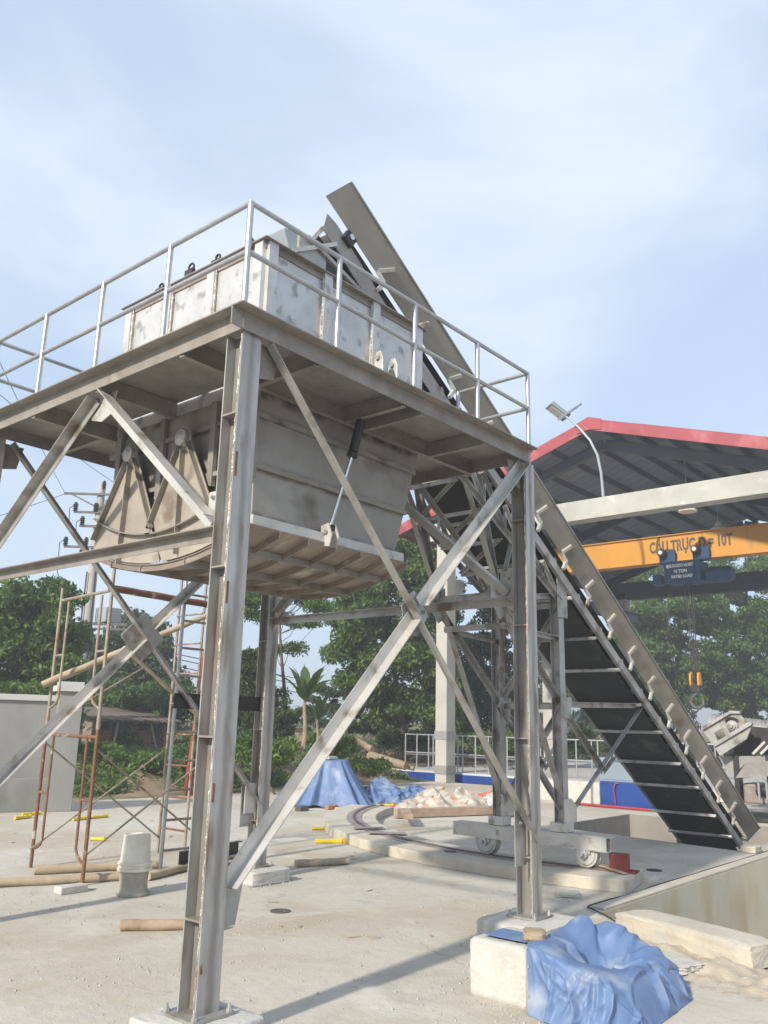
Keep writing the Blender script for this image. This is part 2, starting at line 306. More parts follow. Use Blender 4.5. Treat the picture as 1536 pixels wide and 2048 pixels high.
def npmesh(name, V_, F_, m, parent=None, smooth=True, loc=None):
    """quads from numpy arrays"""
    me = bpy.data.meshes.new(name); V_ = np.asarray(V_, np.float32); F_ = np.asarray(F_, np.int32); k = F_.shape[1]
    lo, hi = V_.min(0), V_.max(0); c = (lo + hi) / 2 if loc is None else np.array(loc); c = np.array([float(x) for x in c])
    V_ = V_ - c.astype(np.float32)
    me.vertices.add(len(V_)); me.vertices.foreach_set('co', V_.ravel()); me.loops.add(F_.size); me.loops.foreach_set('vertex_index', F_.ravel())
    me.polygons.add(len(F_)); me.polygons.foreach_set('loop_start', np.arange(0, F_.size, k, dtype=np.int32)); me.polygons.foreach_set('loop_total', np.full(len(F_), k, np.int32))
    me.update(calc_edges=True); me.validate()
    if smooth: me.shade_smooth()
    me.materials.append(MATS[m]); o = bpy.data.objects.new(name, me); COL.objects.link(o); place(o, c, parent); return o

# ================================================================= SETTING
def fill_holes(name, outer, holes, z, m):
    bm = bmesh.new(); es = []
    for ring in [outer] + holes:
        vs = [bm.verts.new((x, y, z)) for x, y in ring]
        es += [bm.edges.new((vs[i], vs[(i + 1) % len(vs)])) for i in range(len(vs))]
    bmesh.ops.triangle_fill(bm, use_beauty=True, use_dissolve=False, edges=es, normal=(0, 0, 1))
    me = bpy.data.meshes.new(name); bm.to_mesh(me); bm.free(); me.materials.append(m)
    o = bpy.data.objects.new(name, me); COL.objects.link(o); place(o, (0, 0, 0)); return o
def yard_material():
    m, t, b = newmat('yard_concrete'); N = t.nodes.new; K = t.links.new
    co = N('ShaderNodeTexCoord')
    def noise(s, d=6, r=.6, dist=0):
        n = N('ShaderNodeTexNoise'); n.inputs['Scale'].default_value = s; n.inputs['Detail'].default_value = d; n.inputs['Roughness'].default_value = r; n.inputs['Distortion'].default_value = dist; K(co.outputs['Object'], n.inputs['Vector']); return n.outputs['Fac']
    def rng(f, a, b_, lo=0, hi=1):
        n = N('ShaderNodeMapRange'); n.inputs[1].default_value = a; n.inputs[2].default_value = b_; n.inputs[3].default_value = lo; n.inputs[4].default_value = hi; K(f, n.inputs[0]); return n.outputs[0]
    def mix(c, col, f):
        n = N('ShaderNodeMix'); n.data_type = 'RGBA'; n.inputs[7].default_value = (*col, 1); K(f, n.inputs[0])
        if isinstance(c, tuple): n.inputs[6].default_value = (*c, 1)
        else: K(c, n.inputs[6])
        return n.outputs[2]
    c = mix((.50, .47, .415), (.42, .37, .295), rng(noise(.32, 7, .6, .4), .42, .6))      # broad earth dust
    c = mix(c, (.555, .53, .48), rng(noise(.9, 8, .65, .6), .54, .68, 0, .85))                    # pale cement smears
    c = mix(c, (.40, .375, .33), rng(noise(2.6, 8, .7, .3), .53, .70, 0, .9))              # worn grey patches
    c = mix(c, (.33, .30, .26), rng(noise(14, 4, .6), .64, .76, 0, .7))                    # small scuffs
    c = mix(c, (.60, .585, .555), rng(noise(30, 3, .6), .66, .74, 0, .6))                  # grit
    mpn = N('ShaderNodeMapping'); mpn.inputs['Rotation'].default_value = (0, 0, .4); mpn.inputs['Scale'].default_value = (.25, 2.2, 1); K(co.outputs['Object'], mpn.inputs[0])
    st = N('ShaderNodeTexNoise'); st.inputs['Scale'].default_value = 1.6; st.inputs['Detail'].default_value = 7; K(mpn.outputs[0], st.inputs['Vector'])
    c = mix(c, (.47, .455, .425), rng(st.outputs['Fac'], .55, .7, 0, .6))                 # dragged marks
    wv = N('ShaderNodeTexNoise'); wv.inputs['Scale'].default_value = 1.5; wv.inputs['Detail'].default_value = 5; K(co.outputs['Object'], wv.inputs['Vector'])
    vm = N('ShaderNodeVectorMath'); vm.operation = 'MULTIPLY_ADD'; vm.inputs[1].default_value = (.9, .9, 0); K(wv.outputs['Color'], vm.inputs[0]); K(co.outputs['Object'], vm.inputs[2])
    vo = N('ShaderNodeTexVoronoi'); vo.feature = 'DISTANCE_TO_EDGE'; vo.inputs['Scale'].default_value = .22; K(vm.outputs[0], vo.inputs['Vector'])
    ck = rng(vo.outputs['Distance'], .0008, .0028, 1, 0); mk = rng(noise(.5, 3), .5, .56); mm2 = N('ShaderNodeMath'); mm2.operation = 'MULTIPLY'; K(ck, mm2.inputs[0]); K(mk, mm2.inputs[1])
    c = mix(c, (.36, .335, .295), mm2.outputs[0])                                            # hairline cracks
    c = mix(c, (.355, .335, .30), rng(noise(.75, 6, .55, 1.2), .60, .70, 0, .5))          # old damp and oil stains
    K(c, b.inputs['Base Color']); b.inputs['Roughness'].default_value = .92; b.inputs['Specular IOR Level'].default_value = .2
    ad = N('ShaderNodeMath'); ad.operation = 'MULTIPLY_ADD'; ad.inputs[1].default_value = .35; K(noise(55, 4), ad.inputs[0]); K(noise(5, 8), ad.inputs[2])
    bp = N('ShaderNodeBump'); bp.inputs['Strength'].default_value = .55; bp.inputs['Distance'].default_value = .03; K(ad.outputs[0], bp.inputs['Height']); K(bp.outputs[0], b.inputs['Normal'])
    MATS['yard_concrete'] = m; return m
YX0, YX1, YY0, YY1 = -26., 24.2, -26., 16.0
PIT1 = [(6.05, .1), (15.2, .1), (15.2, -8), (3.0, -8)]
PIT2 = [(13.2, .75), (18.2, .75), (18.2, 5.2), (13.9, 5.2)]
yard = struct(fill_holes('yard_ground', [(YX0, YY0), (YX1, YY0), (YX1, YY1), (YX0, YY1)], [PIT1, PIT2], 0, yard_material()))
def pit(name, ring, depth, m):
    mb = MB(); n = len(ring); cx = sum(p[0] for p in ring) / n; cy = sum(p[1] for p in ring) / n
    vs = [(x, y, 0) for x, y in ring] + [(x, y, -depth) for x, y in ring]
    mb.add(vs, [(i, (i + 1) % n, n + (i + 1) % n, n + i) for i in range(n)] + [tuple(range(n, 2 * n))])
    return struct(mb.build(name, m))
pit('pit_wall', PIT1, 3.2, 'pit_plaster')
pit('tail_pit_wall', PIT2, 1.1, 'pit_concrete')
# coping strip along the big pit
struct(MB().box(6.3, 15.2, .115, .30, 0, .035).build('pit_coping', 'concrete_kerb', bevel=.012))

def bank_h(x, y):
    t = np.clip((y - 16.6) / 4.5, 0, 1); h = .62 * t * t * (3 - 2 * t)
    h = h + np.clip((y - 22) / 5, 0, 1) * .22 + np.clip((y - 30) / 10, 0, 1) * 1.3
    n = .16 * np.sin(x * .9 + y * .5) + .12 * np.sin(x * 2.1 - y * 1.3) + .10 * np.sin(x * .37 + 2.) * np.cos(y * .6) + .05 * np.sin(4.3 * x + 1.1 * y)
    h = h + n * np.clip((y - 16.9) / 2, 0, 1)
    r = np.clip((x - 25.2) / 3, 0, 1) * np.clip((19.5 - y) / 2.5, 0, 1)
    e = np.clip((x - 43) / 6, 0, 1) * 1.0
    return np.where(x > 24.2, np.maximum(h * (1 - r), e) - .04, h - .03)
xs = np.concatenate([[-900, -400, -150, -70], np.arange(-40, 24, .8), [24.2], np.arange(24.9, 64, .8), [80, 150, 400, 900]])
ys = np.concatenate([[-900, -400, -150, -60, -26], np.arange(-20, 15.5, 2.), [16.0], np.arange(16.3, 44, .55), [52, 70, 150, 400, 900]])
GX, GY = np.meshgrid(xs, ys, indexing='ij'); GZ = bank_h(GX, GY); GZ[(GX < YX1 + .05) & (GY < YY1 + .05)] = -.02
V_ = np.stack([GX, GY, GZ], -1).reshape(-1, 3); ny = len(ys); F_ = []
for i in range(len(xs) - 1):
    for j in range(ny - 1):
        if xs[i] >= YX0 - .01 and xs[i + 1] <= YX1 + .01 and ys[j] >= YY0 - .01 and ys[j + 1] <= YY1 + .01: continue
        if xs[i] < YX1 and xs[i+1] > YX0 and ys[j] < YY1 and ys[j+1] > YY0: continue
        F_.append((i * ny + j, (i + 1) * ny + j, (i + 1) * ny + j + 1, i * ny + j + 1))
struct(npmesh('terrain', V_, F_, 'soil', loc=(0, 0, 0)))
def leaves(centers, normals_up, size, n_per=1, rng=RNG, aspect=.45, droop=.3):
    """diamond leaves: returns verts, faces"""
    c = np.asarray(centers); n = len(c)
    d = rng.normal(size=(n, 3)); d[:, 2] -= droop; d /= np.linalg.norm(d, axis=1, keepdims=True)
    u = rng.normal(size=(n, 3)); u[:, 2] += normals_up; u -= d * (u * d).sum(1, keepdims=True); u /= np.linalg.norm(u, axis=1, keepdims=True)
    s = np.cross(d, u); L_ = (np.asarray(size) * (.65 + .7 * rng.random(n)))[:, None]; W_ = L_ * aspect
    V4 = np.stack([c - d * L_ * .5, c + s * W_ * .5 - d * L_ * .02, c + d * L_ * .5 - u * L_ * .08, c - s * W_ * .5 - d * L_ * .02], 1).reshape(-1, 3)
    return V4, np.arange(4 * n).reshape(-1, 4)

# ---------------------------------------------------------------- open crane hall
XG, YC = 23.9, 8.5
hall = thing('crane_hall', (XG, YC, 0), 'open-sided crane hall with red-edged gable roof on concrete columns', 'hall')
def slab_rot(): pass
for x in (XG, 32.3, 40.7):
    for y in (15.35, 1.65):
        if y < 5 and x < 35: continue
        c = MB().box(x - .3, x + .3, y - .27, y + .27, 0, 9.55).build('concrete_column', 'concrete_column', hall, bevel=.02)
        if x == XG:
            for z in (.32, 1.62): MB().box(x - .325, x + .325, y - .295, y + .295, z, z + .32).build('column_band', 'plaster_grey', c, bevel=.01)
            MB().prism([(x + .3, y - .2, 7.0), (x + 1.0, y - .2, 7.7), (x + 1.0, y - .2, 8.0), (x + .3, y - .2, 8.0)], (0, .4, 0)).build('corbel', 'concrete_column', c)
tb = MB().box(XG - .3, XG + .3, 1.0, 16.0, 9.57, 10.31).build('tie_beam', 'concrete_beam', hall, bevel=.02)
MB().box(40.4, 41.0, 1.0, 16.0, 9.2, 10.1).build('tie_beam', 'roof_steel', hall)
for y in (14.6, 2.3): MB().hsec((24.4, y, 8.1), (40.9, y, 8.1), .3, .55, .03, (0, 1, 0)).build('runway_beam', 'roof_steel', hall)
ZR, SL, HW = 13.3, .32, 9.2
for sgn in (1, -1):
    ye, ze = YC + sgn * HW, ZR - SL * HW
    n_ = Vector((0, sgn * SL, 1)).normalized()
    MB().prism([(XG - .45, YC, ZR - .2), (41.4, YC, ZR - .2), (41.4, ye, ze - .2), (XG - .45, ye, ze - .2)], n_ * .05).build('roof_sheet', 'roof_underside', hall)
    MB().prism([(XG - .52, YC, ZR + .02), (XG - .52, ye, ze + .02), (XG - .52, ye, ze - .42), (XG - .52, YC, ZR - .42)], (.06, 0, 0)).build('rake_trim', 'roof_red', hall)
    MB().prism([(XG - .5, ye, ze - .35), (41.4, ye, ze - .35), (41.4, ye, ze + .02), (XG - .5, ye, ze + .02)], (0, sgn * .05, 0)).build('eave_trim', 'roof_red', hall)
    pu = None
    for i in range(8):
        d_ = .55 + i * 1.15; y = YC + sgn * d_; z = ZR - SL * d_ - .33
        if pu is None: pu = MB().chan((XG - .3, y, z), (41.3, y, z), .07, .22, .012, (0, 1, 0)).build('purlin', 'roof_steel', hall); z00 = z; y00 = y
        else: again(pu, 'purlin', (pu.location.x + XG, y, z), hall)
    for x in (XG + .75, 32.3, 40.7):
        MB().hsec((x, YC, ZR - .66), (x, ye - sgn * .8, ze - .66 + SL * .8), .2, .4, .015, (1, 0, 0)).build('rafter', 'roof_steel', hall)
    # standing ribs of the roof sheet, seen from below
    rb = None
    for i in range(29):
        x = XG - .2 + i * .6
        p0 = Vector((x, YC + sgn * .1, ZR - .23)); p1 = Vector((x, ye, ze - .2))
        if rb is None: rb = MB().bar(p0, p1, .05, .035, (1, 0, 0)).build('sheet_rib', 'roof_underside', hall)
        else: again(rb, 'sheet_rib', (WORLD_LOC[rb.name].x + i * .6, WORLD_LOC[rb.name].y, WORLD_LOC[rb.name].z), hall)
MB().prism([(XG - .56, YC - .5, ZR - .1), (XG - .56, YC, ZR + .07), (XG - .56, YC + .5, ZR - .1), (XG - .56, YC + .5, ZR - .5), (XG - .56, YC, ZR - .42), (XG - .56, YC - .5, ZR - .5)], (.03, 0, 0)).build('ridge_cap', 'roof_red', hall)
# floor plinth of the hall: grey top, blue painted edge
fl = struct(MB().box(24.75, 41.8, -2., 19.5, -.02, .34).build('hall_floor', 'plaster_light'))
MB().box(24.72, 24.748, 9.0, 19.5, -.02, .27).build('painted_edge', 'blue_paint', fl)

# overhead crane, hoist, lamp
crane = thing('overhead_crane', (27.9, 8.5, 8.5), 'yellow overhead crane girder lettered CẦU TRỤC 10T across the hall', 'crane')
MB().box(27.7, 28.12, 2.4, 14.4, 8.52, 9.53).build('girder', 'crane_yellow', crane, bevel=.01)
for z in (8.5, 9.535): MB().box(27.62, 28.2, 2.4, 14.4, z - .018, z + .018).build('girder_flange', 'crane_yellow', crane)
for y in (2.3, 14.6): MB().box(26.8, 29.0, y - .2, y + .2, 8.43, 8.9).build('end_carriage', 'crane_yellow', crane)
def text(name, body, size, loc, m, parent, width=None, bold=0.):
    cu = bpy.data.curves.new(name, 'FONT'); cu.body = body; cu.size = size; cu.extrude = .004; cu.offset = bold; cu.align_x = 'CENTER'; cu.align_y = 'CENTER'; cu.resolution_u = 3
    to = bpy.data.objects.new(name + '_tmp', cu); COL.objects.link(to); bpy.context.view_layer.update()
    me = bpy.data.meshes.new_from_object(to.evaluated_get(bpy.context.evaluated_depsgraph_get())); bpy.data.objects.remove(to)
    if width:
        xs_ = [v.co.x for v in me.vertices]; k = width / (max(xs_) - min(xs_))
        for v in me.vertices: v.co.x *= k
    me.materials.clear(); me.materials.append(MATS[m]); o = bpy.data.objects.new(name, me); COL.objects.link(o); place(o, loc, parent)
    o.rotation_euler = Matrix(((0, 0, -1), (-1, 0, 0), (0, 1, 0))).to_euler(); return o
text('lettering', 'CẦU TRỤC D = 10T', .60, (27.692, 6.63, 9.09), 'dark_print', crane, 3.2, .022)
hoist = thing('electric_hoist', (27.9, 6.8, 8.4), 'navy blue electric hoist with load plate hanging under yellow crane girder', 'hoist')
MB().box(27.45, 28.35, 6.2, 7.6, 7.62, 8.42).build('gearbox', 'hoist_navy', hoist, bevel=.04)
MB().box(27.405, 27.43, 6.42, 7.52, 7.72, 8.4).build('load_plate', 'hoist_navy', hoist)
lp = hoist
text('plate_lettering', 'SUNGDO HOIST', .17, (27.40, 6.90, 8.26), 'white_print', hoist, .92, .008)
text('plate_lettering', '10 TON', .18, (27.40, 6.95, 8.04), 'white_print', hoist, .5, .008)
text('plate_lettering', 'RATED LOAD', .15, (27.40, 6.90, 7.84), 'white_print', hoist, .8, .008)
MB().tube((27.43, 7.42, 8.26), (27.40, 7.42, 8.26), .075, n=16).build('badge', 'white_print', hoist)
MB().lathe((27.8, 6.15, 7.85), (0, -1, 0), [(.2, 0), (.3, .12), (.3, .9), (.24, 1.02)], 20).build('motor', 'hoist_navy', hoist, smooth=True)
MB().box(27.5, 27.9, 7.75, 8.1, 7.6, 8.0).build('control_box', 'hoist_navy', hoist, bevel=.03)
for y in (7.45, 6.15):
    t_ = MB().box(27.42, 27.6, y - .33, y + .33, 8.35, 8.95).build('trolley_plate', 'hoist_navy', hoist, bevel=.1)
    MB().lathe((27.42, y + .12, 8.78), (-1, 0, 0), [(.17, 0), (.17, .22), (.13, .3)], 16).build('travel_motor', 'black_steel', t_, smooth=True)
    MB().tube((27.11, y + .12, 8.78), (27.10, y + .12, 8.78), .075, n=16).build('badge', 'white_print', t_)
    MB().tube((28.2, y, 8.62), (28.35, y, 8.62), .12, n=14).build('wheel', 'black_steel', t_)
for dy in (-.14, -.05, .05, .14): MB().tube((27.9, 6.82 + dy, 7.7), (27.9, 6.82 + dy * .6, 4.3), .02, n=5).build('rope', 'wire', hoist)
hb = MB().tube((27.9, 6.76, 4.05), (27.9, 6.88, 4.05), .15, n=20).build('sheave', 'black_steel', hoist, smooth=True)
for y in (6.71, 6.93): MB().prism([(27.76, y, 3.8), (28.04, y, 3.8), (28.08, y, 4.0), (28.04, y, 4.24), (27.9, y, 4.3), (27.76, y, 4.24), (27.72, y, 4.0)], (0, -.075 if y < 6.8 else .075, 0)).build('cheek_plate', 'orange_hook', hb, bevel=.03)
MB().box(27.8, 28.0, 6.67, 6.97, 3.58, 3.85).build('swivel', 'black_steel', hb)
MB().path([(27.9, 6.82, 3.7), (27.9, 6.82, 3.5), (27.9, 7.0, 3.36), (27.9, 7.04, 3.2), (27.9, 6.92, 3.02), (27.9, 6.72, 3.0), (27.9, 6.57, 3.12), (27.9, 6.58, 3.32)], [.05, .05, .06, .07, .085, .08, .06, .03], 8).build('hook', 'drain_iron', hb, smooth=True)
MB().path([(27.6, 7.5, 7.7), (27.5, 7.6, 5.5), (27.4, 7.35, 4.3), (27.2, 6.9, 3.2), (27.0, 6.4, 2.2)], .013, 5).build('control_cable', 'wire', hoist)
lamp = thing('street_lamp', (23.66, 8.17, 10.32), 'curved grey solar lamp post mounted on the concrete tie beam', 'lamp')
MB().path([(23.66, 8.17, 10.32), (23.56, 8.17, 11.2), (23.42, 8.22, 11.85), (23.32, 8.45, 12.45), (23.28, 8.85, 13.0), (23.26, 9.3, 13.5), (23.3, 9.55, 13.75)], [.055, .052, .05, .045, .042, .04, .038], 8).build('post', 'cabinet_grey', lamp, smooth=True)
hd = MB().obox((23.28, 9.7, 13.84), Vector((-.35, .30, .32)) * .75, Vector((.2, .28, 0)) * .8, (.03, -.03, .06)).build('lamp_head', 'grey_plastic', lamp, bevel=.015)
MB().obox((23.28 - .04, 9.7 + .04, 13.84 - .075), Vector((-.35, .30, .32)) * .6, Vector((.2, .28, 0)) * .62, (.003, -.003, .006)).build('lens', 'lamp_glass', hd)
MB().obox((23.5, 9.32, 13.8), (.1, .36, -.1), (.3, -.05, .2), (-.02, 0, .03)).build('solar_panel', 'cabinet_grey', lamp)
for i, (x, y, z, lb) in enumerate(((26., 6.0, 9.94, 'round ceiling lamp hanging left, just below the concrete tie beam'), (29.5, 6.1, 9.93, 'round ceiling lamp hanging right, just above the yellow girder'))):
    cl_ = thing('ceiling_lamp', (x, y, z), lb, 'lamp')
    MB().lathe((x, y, z), (0, 0, 1), [(.34, 0), (.33, .05), (.16, .16), (.12, .3), (.05, .34)], 20).build('reflector', 'lamp_glass', cl_, smooth=True)
    MB().tube((x, y, z + .34), (x, y, ZR - SL * abs(y - YC) - .3), .012, n=6).build('rod', 'galvanised', cl_)

# ================================================================= STEEL TOWER
BX, CY, ZB, ZU, ZT = 4.404, 4.372, .19, 5.235, 5.39
tower = thing('steel_tower', (2.3, 2.3, ZB), 'stained steel platform tower on four columns with cross bracing and railing', 'tower')
wrng = random.Random(3)
for ci, (x, y) in enumerate(((0, 0), (BX, 0), (BX, CY), (0, CY))):
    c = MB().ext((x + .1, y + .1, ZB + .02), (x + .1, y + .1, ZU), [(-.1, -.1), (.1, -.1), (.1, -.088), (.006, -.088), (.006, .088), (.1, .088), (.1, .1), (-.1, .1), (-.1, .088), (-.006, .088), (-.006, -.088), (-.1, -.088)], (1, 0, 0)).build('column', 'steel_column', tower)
    for z in (.795, 2.03, 3.29, 4.53):
        for sx in (-1, 1):
            x0, x1 = sorted((x + .1 + sx * .0065, x + .1 + sx * .102))
            MB().box(x0, x1, y + .0125, y + .1875, z - .007, z + .007).build('stiffener', 'steel_brown', c)
    MB().box(x - .08, x + .28, y - .08, y + .28, ZB, ZB + .02).build('base_plate', 'steel', c)
    # uneven weld bead along the web
    pts = []; z = ZB + .05; 
    while z < ZU - .02: pts.append((x - .002 + wrng.uniform(-.003, .004), y + .016 + wrng.uniform(-.003, .006), z)); z += wrng.uniform(.02, .05)
    MB().path(pts, [wrng.choice((.002, .004, .006, .009)) for _ in pts], 5).build('weld_bead', 'weld', c, smooth=True)
    for bx_, by_ in ((-.05, -.05), (.25, -.05), (-.05, .25), (.25, .25)):
        MB().lathe((x + bx_, y + by_, ZB + .02), (0, 0, 1), [(.022, 0), (.022, .02), (.012, .021), (.012, .05)], 6).build('anchor_bolt', 'steel', c)
# orange paint marks on the near columns
for x, y, z, h in ((0, 0, 4.0, .2), (0, 0, 3.0, .17), (0, 0, 1.58, .13), (0, 0, .47, .06)):
    MB().box(x + .012, x + .032, y - .0025, y - .0005, z, z + h).build('paint_mark', 'rust', tower)
# edge beams: horizontal leg on top pointing outwards
O0, OX, OY = -.1, 4.47, 4.42
def edge(p0, p1, out): return MB().ext(p0, p1, [(-.05, 0), (.075, 0), (.075, -.012), (-.038, -.012), (-.038, -.155), (-.05, -.155)], out)
def edgebeam(a, b, out):
    a, b, out = Vector(a), Vector(b), Vector(out); mb = MB(); up = Vector((0, 0, 1))
    pr = [(-.05, 0), (.08, 0), (.08, -.012), (-.036, -.012), (-.036, -.165), (-.05, -.165)]
    vs = [p + out * u + up * v for p in (a, b) for u, v in pr]; n = len(pr)
    mb.add(vs, [(i, (i + 1) % n, n + (i + 1) % n, n + i) for i in range(n)] + [tuple(range(n))[::-1], tuple(range(n, 2 * n))])
    return mb.build('edge_beam', 'steel_brown', tower)
edgebeam((O0 - .05, O0 + .03, ZT), (OX, O0 + .03, ZT), (0, -1, 0))
edgebeam((O0 + .03, O0 + .06, ZT - .002), (O0 + .03, OY - .05, ZT - .002), (-1, 0, 0))
edgebeam((O0, OY - .03, ZT), (OX, OY - .03, ZT), (0, 1, 0))
edgebeam((OX - .03, O0 + .06, ZT - .002), (OX - .03, OY - .05, ZT - .002), (1, 0, 0))
# floor beams
HX0, HX1, HY0, HY1 = .93, 3.43, .87, 3.25      # hopper opening
def fb(p0, p1, h=.17, xd=(0, 1, 0)): return MB().chan(p0, p1, .06, h, .01, xd).build('floor_beam', 'steel_brown', tower)
zf = ZT - .105
fb((O0 + .08, HY0 - .06, zf), (OX - .08, HY0 - .06, zf), .17, (0, -1, 0)); fb((O0 + .08, HY1 + .06, zf), (OX - .08, HY1 + .06, zf), .17, (0, 1, 0))
for x, xd in ((HX0 - .06, (-1, 0, 0)), (HX1 + .06, (1, 0, 0))):
    for y0, y1 in ((O0 + .09, HY0 - .075), (HY1 + .075, OY - .09)): fb((x, y0, zf), (x, y1, zf), .165, xd)
for x in (2.1, 2.35): fb((x, O0 + .09, zf), (x, HY0 - .075, zf), .165, (1 if x > 2.2 else -1, 0, 0))
for y in (2.1,):
    for x0, x1 in ((O0 + .09, HX0 - .03), (HX1 + .03, OX - .09)): fb((x0, y, zf), (x1, y, zf), .165, (0, 1, 0))
# deck plates: four strips round the opening
for a in ((O0 + .05, OX - .05, O0 + .05, HY0 - .02), (O0 + .05, OX - .05, HY1 + .02, OY - .05), (O0 + .05, HX0 - .02, HY0 - .02, HY1 + .02), (HX1 + .02, OX - .05, HY0 - .02, HY1 + .02)):
    MB().box(a[0], a[1], a[2], a[3], ZT - .016, ZT - .006).build('deck_plate', 'chequer_plate', tower)
# bracing -------------------------------------------------
def brace(p0, p1, a, out, m='steel', flip=False, name='brace'): return MB().ang(p0, p1, a, .009, out, flip).build(name, m, tower)
def gusset(poly, off, bolts=(), m='steel_light'):
    g = MB().prism(poly, off).build('gusset_plate', m, tower); o_ = Vector(off).normalized()
    for b in bolts: MB().lathe(Vector(b), o_, [(.02, 0), (.02, .016), (.011, .017), (.011, .03)], 6).build('bolt', 'steel', g)
    return g
for x, sx in ((0., -1), (BX + .2, 1)):                       # faces along y, K bracing
    X = x + (0.06 if sx < 0 else -.16); xo = X
    # horizontal member, leg on top
    vsx = -1
    MB().ext((X + .05, .2, 3.63), (X + .05, CY, 3.63), [(0, 0), (.1, 0), (.1, -.01), (.01, -.01), (.01, -.1), (0, -.1)], (-1, 0, 0)).build('brace', 'steel_brown' if sx < 0 else 'steel', tower)
    MB().ang((X + .02, 2.08, 5.22), (X + .02, .27, 3.72), .125, .009, (-1, 0, 0)).build('brace', 'steel_light', tower)
    MB().ang((X + .035, 2.30, 5.22), (X + .035, CY - .07, 3.72), .105, .009, (-1, 0, 0), True).build('brace', 'steel', tower)
    gx = X + .06
    gusset([(gx, .2, 3.42), (gx, .2, 3.95), (gx, .42, 3.95), (gx, .42, 3.62), (gx, .36, 3.55)], (-.01, 0, 0), [(gx - .01, .36, 3.9), (gx - .01, .30, 3.86), (gx - .01, .37, 3.7), (gx - .01, .30, 3.58)])
    gusset([(gx, CY, 3.42), (gx, CY, 3.95), (gx, CY - .22, 3.95), (gx, CY - .22, 3.62)], (-.01, 0, 0), [(gx - .01, CY - .12, 3.88), (gx - .01, CY - .12, 3.6)])
    gusset([(gx, 1.98, 5.225), (gx, 2.42, 5.225), (gx, 2.38, 5.0), (gx, 2.2, 4.95), (gx, 2.04, 5.0)], (-.01, 0, 0), [(gx - .01, 2.08, 5.16), (gx - .01, 2.32, 5.16)])
for y, sy in ((0., -1), (CY + .2, 1)):                       # faces along x, X bracing
    Y = y + (.03 if sy < 0 else -.12); 
    brace((.28, Y, 5.2), (BX - .02 + .15, Y, .93), .085, (0, -1, 0), 'steel', True)
    brace((BX + .05, Y + .03, 5.22), (2.47, Y + .03, 3.27), .11, (0, -1, 0), 'steel_light')
    brace((2.35, Y + .03, 3.12), (.26, Y + .03, .98), .11, (0, -1, 0), 'steel_light')
    yg = Y + .05
    gusset([(2.2, yg, 3.25), (2.38, yg, 3.42), (2.62, yg, 3.2), (2.45, yg, 2.98), (2.25, yg, 3.0)], (0, -.01, 0), [(2.53, yg - .01, 3.22), (2.3, yg - .01, 3.05)], 'steel')
    gusset([(.2, yg, .72), (.2, yg, 1.12), (.32, yg, 1.16), (.42, yg, 1.05), (.36, yg, .72)], (0, -.01, 0), [(.3, yg - .01, 1.0)], 'steel')
    gusset([(BX, yg, .72), (BX, yg, 1.28), (BX - .22, yg, 1.28), (BX - .22, yg, .72)], (0, -.01, 0), [(BX - .12, yg - .01, 1.15)], 'steel')
    gusset([(.2, yg, 5.22), (.2, yg, 4.9), (.42, yg, 4.95), (.48, yg, 5.22)], (0, -.01, 0), (), 'steel_brown')
    gusset([(BX, yg, 5.22), (BX, yg, 4.9), (BX - .22, yg, 4.95), (BX - .28, yg, 5.22)], (0, -.01, 0), (), 'steel_brown')
MB().obox((2.32, CY + .075, 3.155), (.16, 0, .16), (-.16, 0, .16), (0, .01, 0)).build('gusset_plate', 'steel', tower)
MB().box(BX - .2, BX + .0, CY + .06, CY + .08, .9, 1.3).build('gusset_plate', 'steel_light', tower)
MB().chan((2.9, CY + .1, 2.38), (BX, CY + .1, 2.38), .08, .2, .01, (0, -1, 0)).build('tie_beam', 'black_steel', tower)
# railing: posts and rails of galvanised tube
HR = .965
rail = MB()
cor = [(O0 + .05, O0 + .05), (OX - .06, O0 + .05), (OX - .06, OY - .06), (O0 + .05, OY - .06)]
def railrun(a, b, zs):
    for z in zs: rail.tube((a[0], a[1], ZT + z), (b[0], b[1], ZT + z), .023, n=10)
railrun(cor[0], cor[1], (HR, HR * .53)); railrun(cor[3], cor[0], (HR, HR * .53)); railrun(cor[2], cor[3], (HR, HR * .53))
railrun(cor[1], (cor[1][0], cor[1][1] + 1.0), (HR, HR * .53)); railrun((cor[2][0], cor[2][1] - 1.2), cor[2], (HR, HR * .53))
ro = rail.build('handrail', 'galvanised', tower, smooth=True)
def posts(a, b, ts):
    for t in ts:
        x, y = a[0] + (b[0] - a[0]) * t, a[1] + (b[1] - a[1]) * t
        MB().tube((x, y, ZT - .004), (x, y, ZT + HR + .01), .026, n=12).build('post', 'galvanised', ro, smooth=True)
posts(cor[0], cor[1], (0, .245, .5, .755, 1)); posts(cor[0], cor[3], (.25, .5, .75, 1)); posts(cor[3], cor[2], (.25, .5, .75, 1))
posts(cor[1], cor[2], (.235, .72))

# ================================================================= HOPPER
hop = thing('hopper', (2.18, 2.06, 3.6), 'silver painted box hopper with ribs and curved clamshell gate inside the platform', 'hopper')
ZRIM = 6.83
hw = []
for nm, a in (('wall_panel', (HX0, HX0 + .012, HY0, HY1)), ('wall_panel', (HX1 - .012, HX1, HY0, HY1)), ('wall_panel', (HX0 + .012, HX1 - .012, HY0, HY0 + .012)), ('wall_panel', (HX0 + .012, HX1 - .012, HY1 - .012, HY1))):
    hw.append(MB().box(a[0], a[1], a[2], a[3], ZT - .15, ZRIM - .01).build(nm, 'silver_paint', hop))
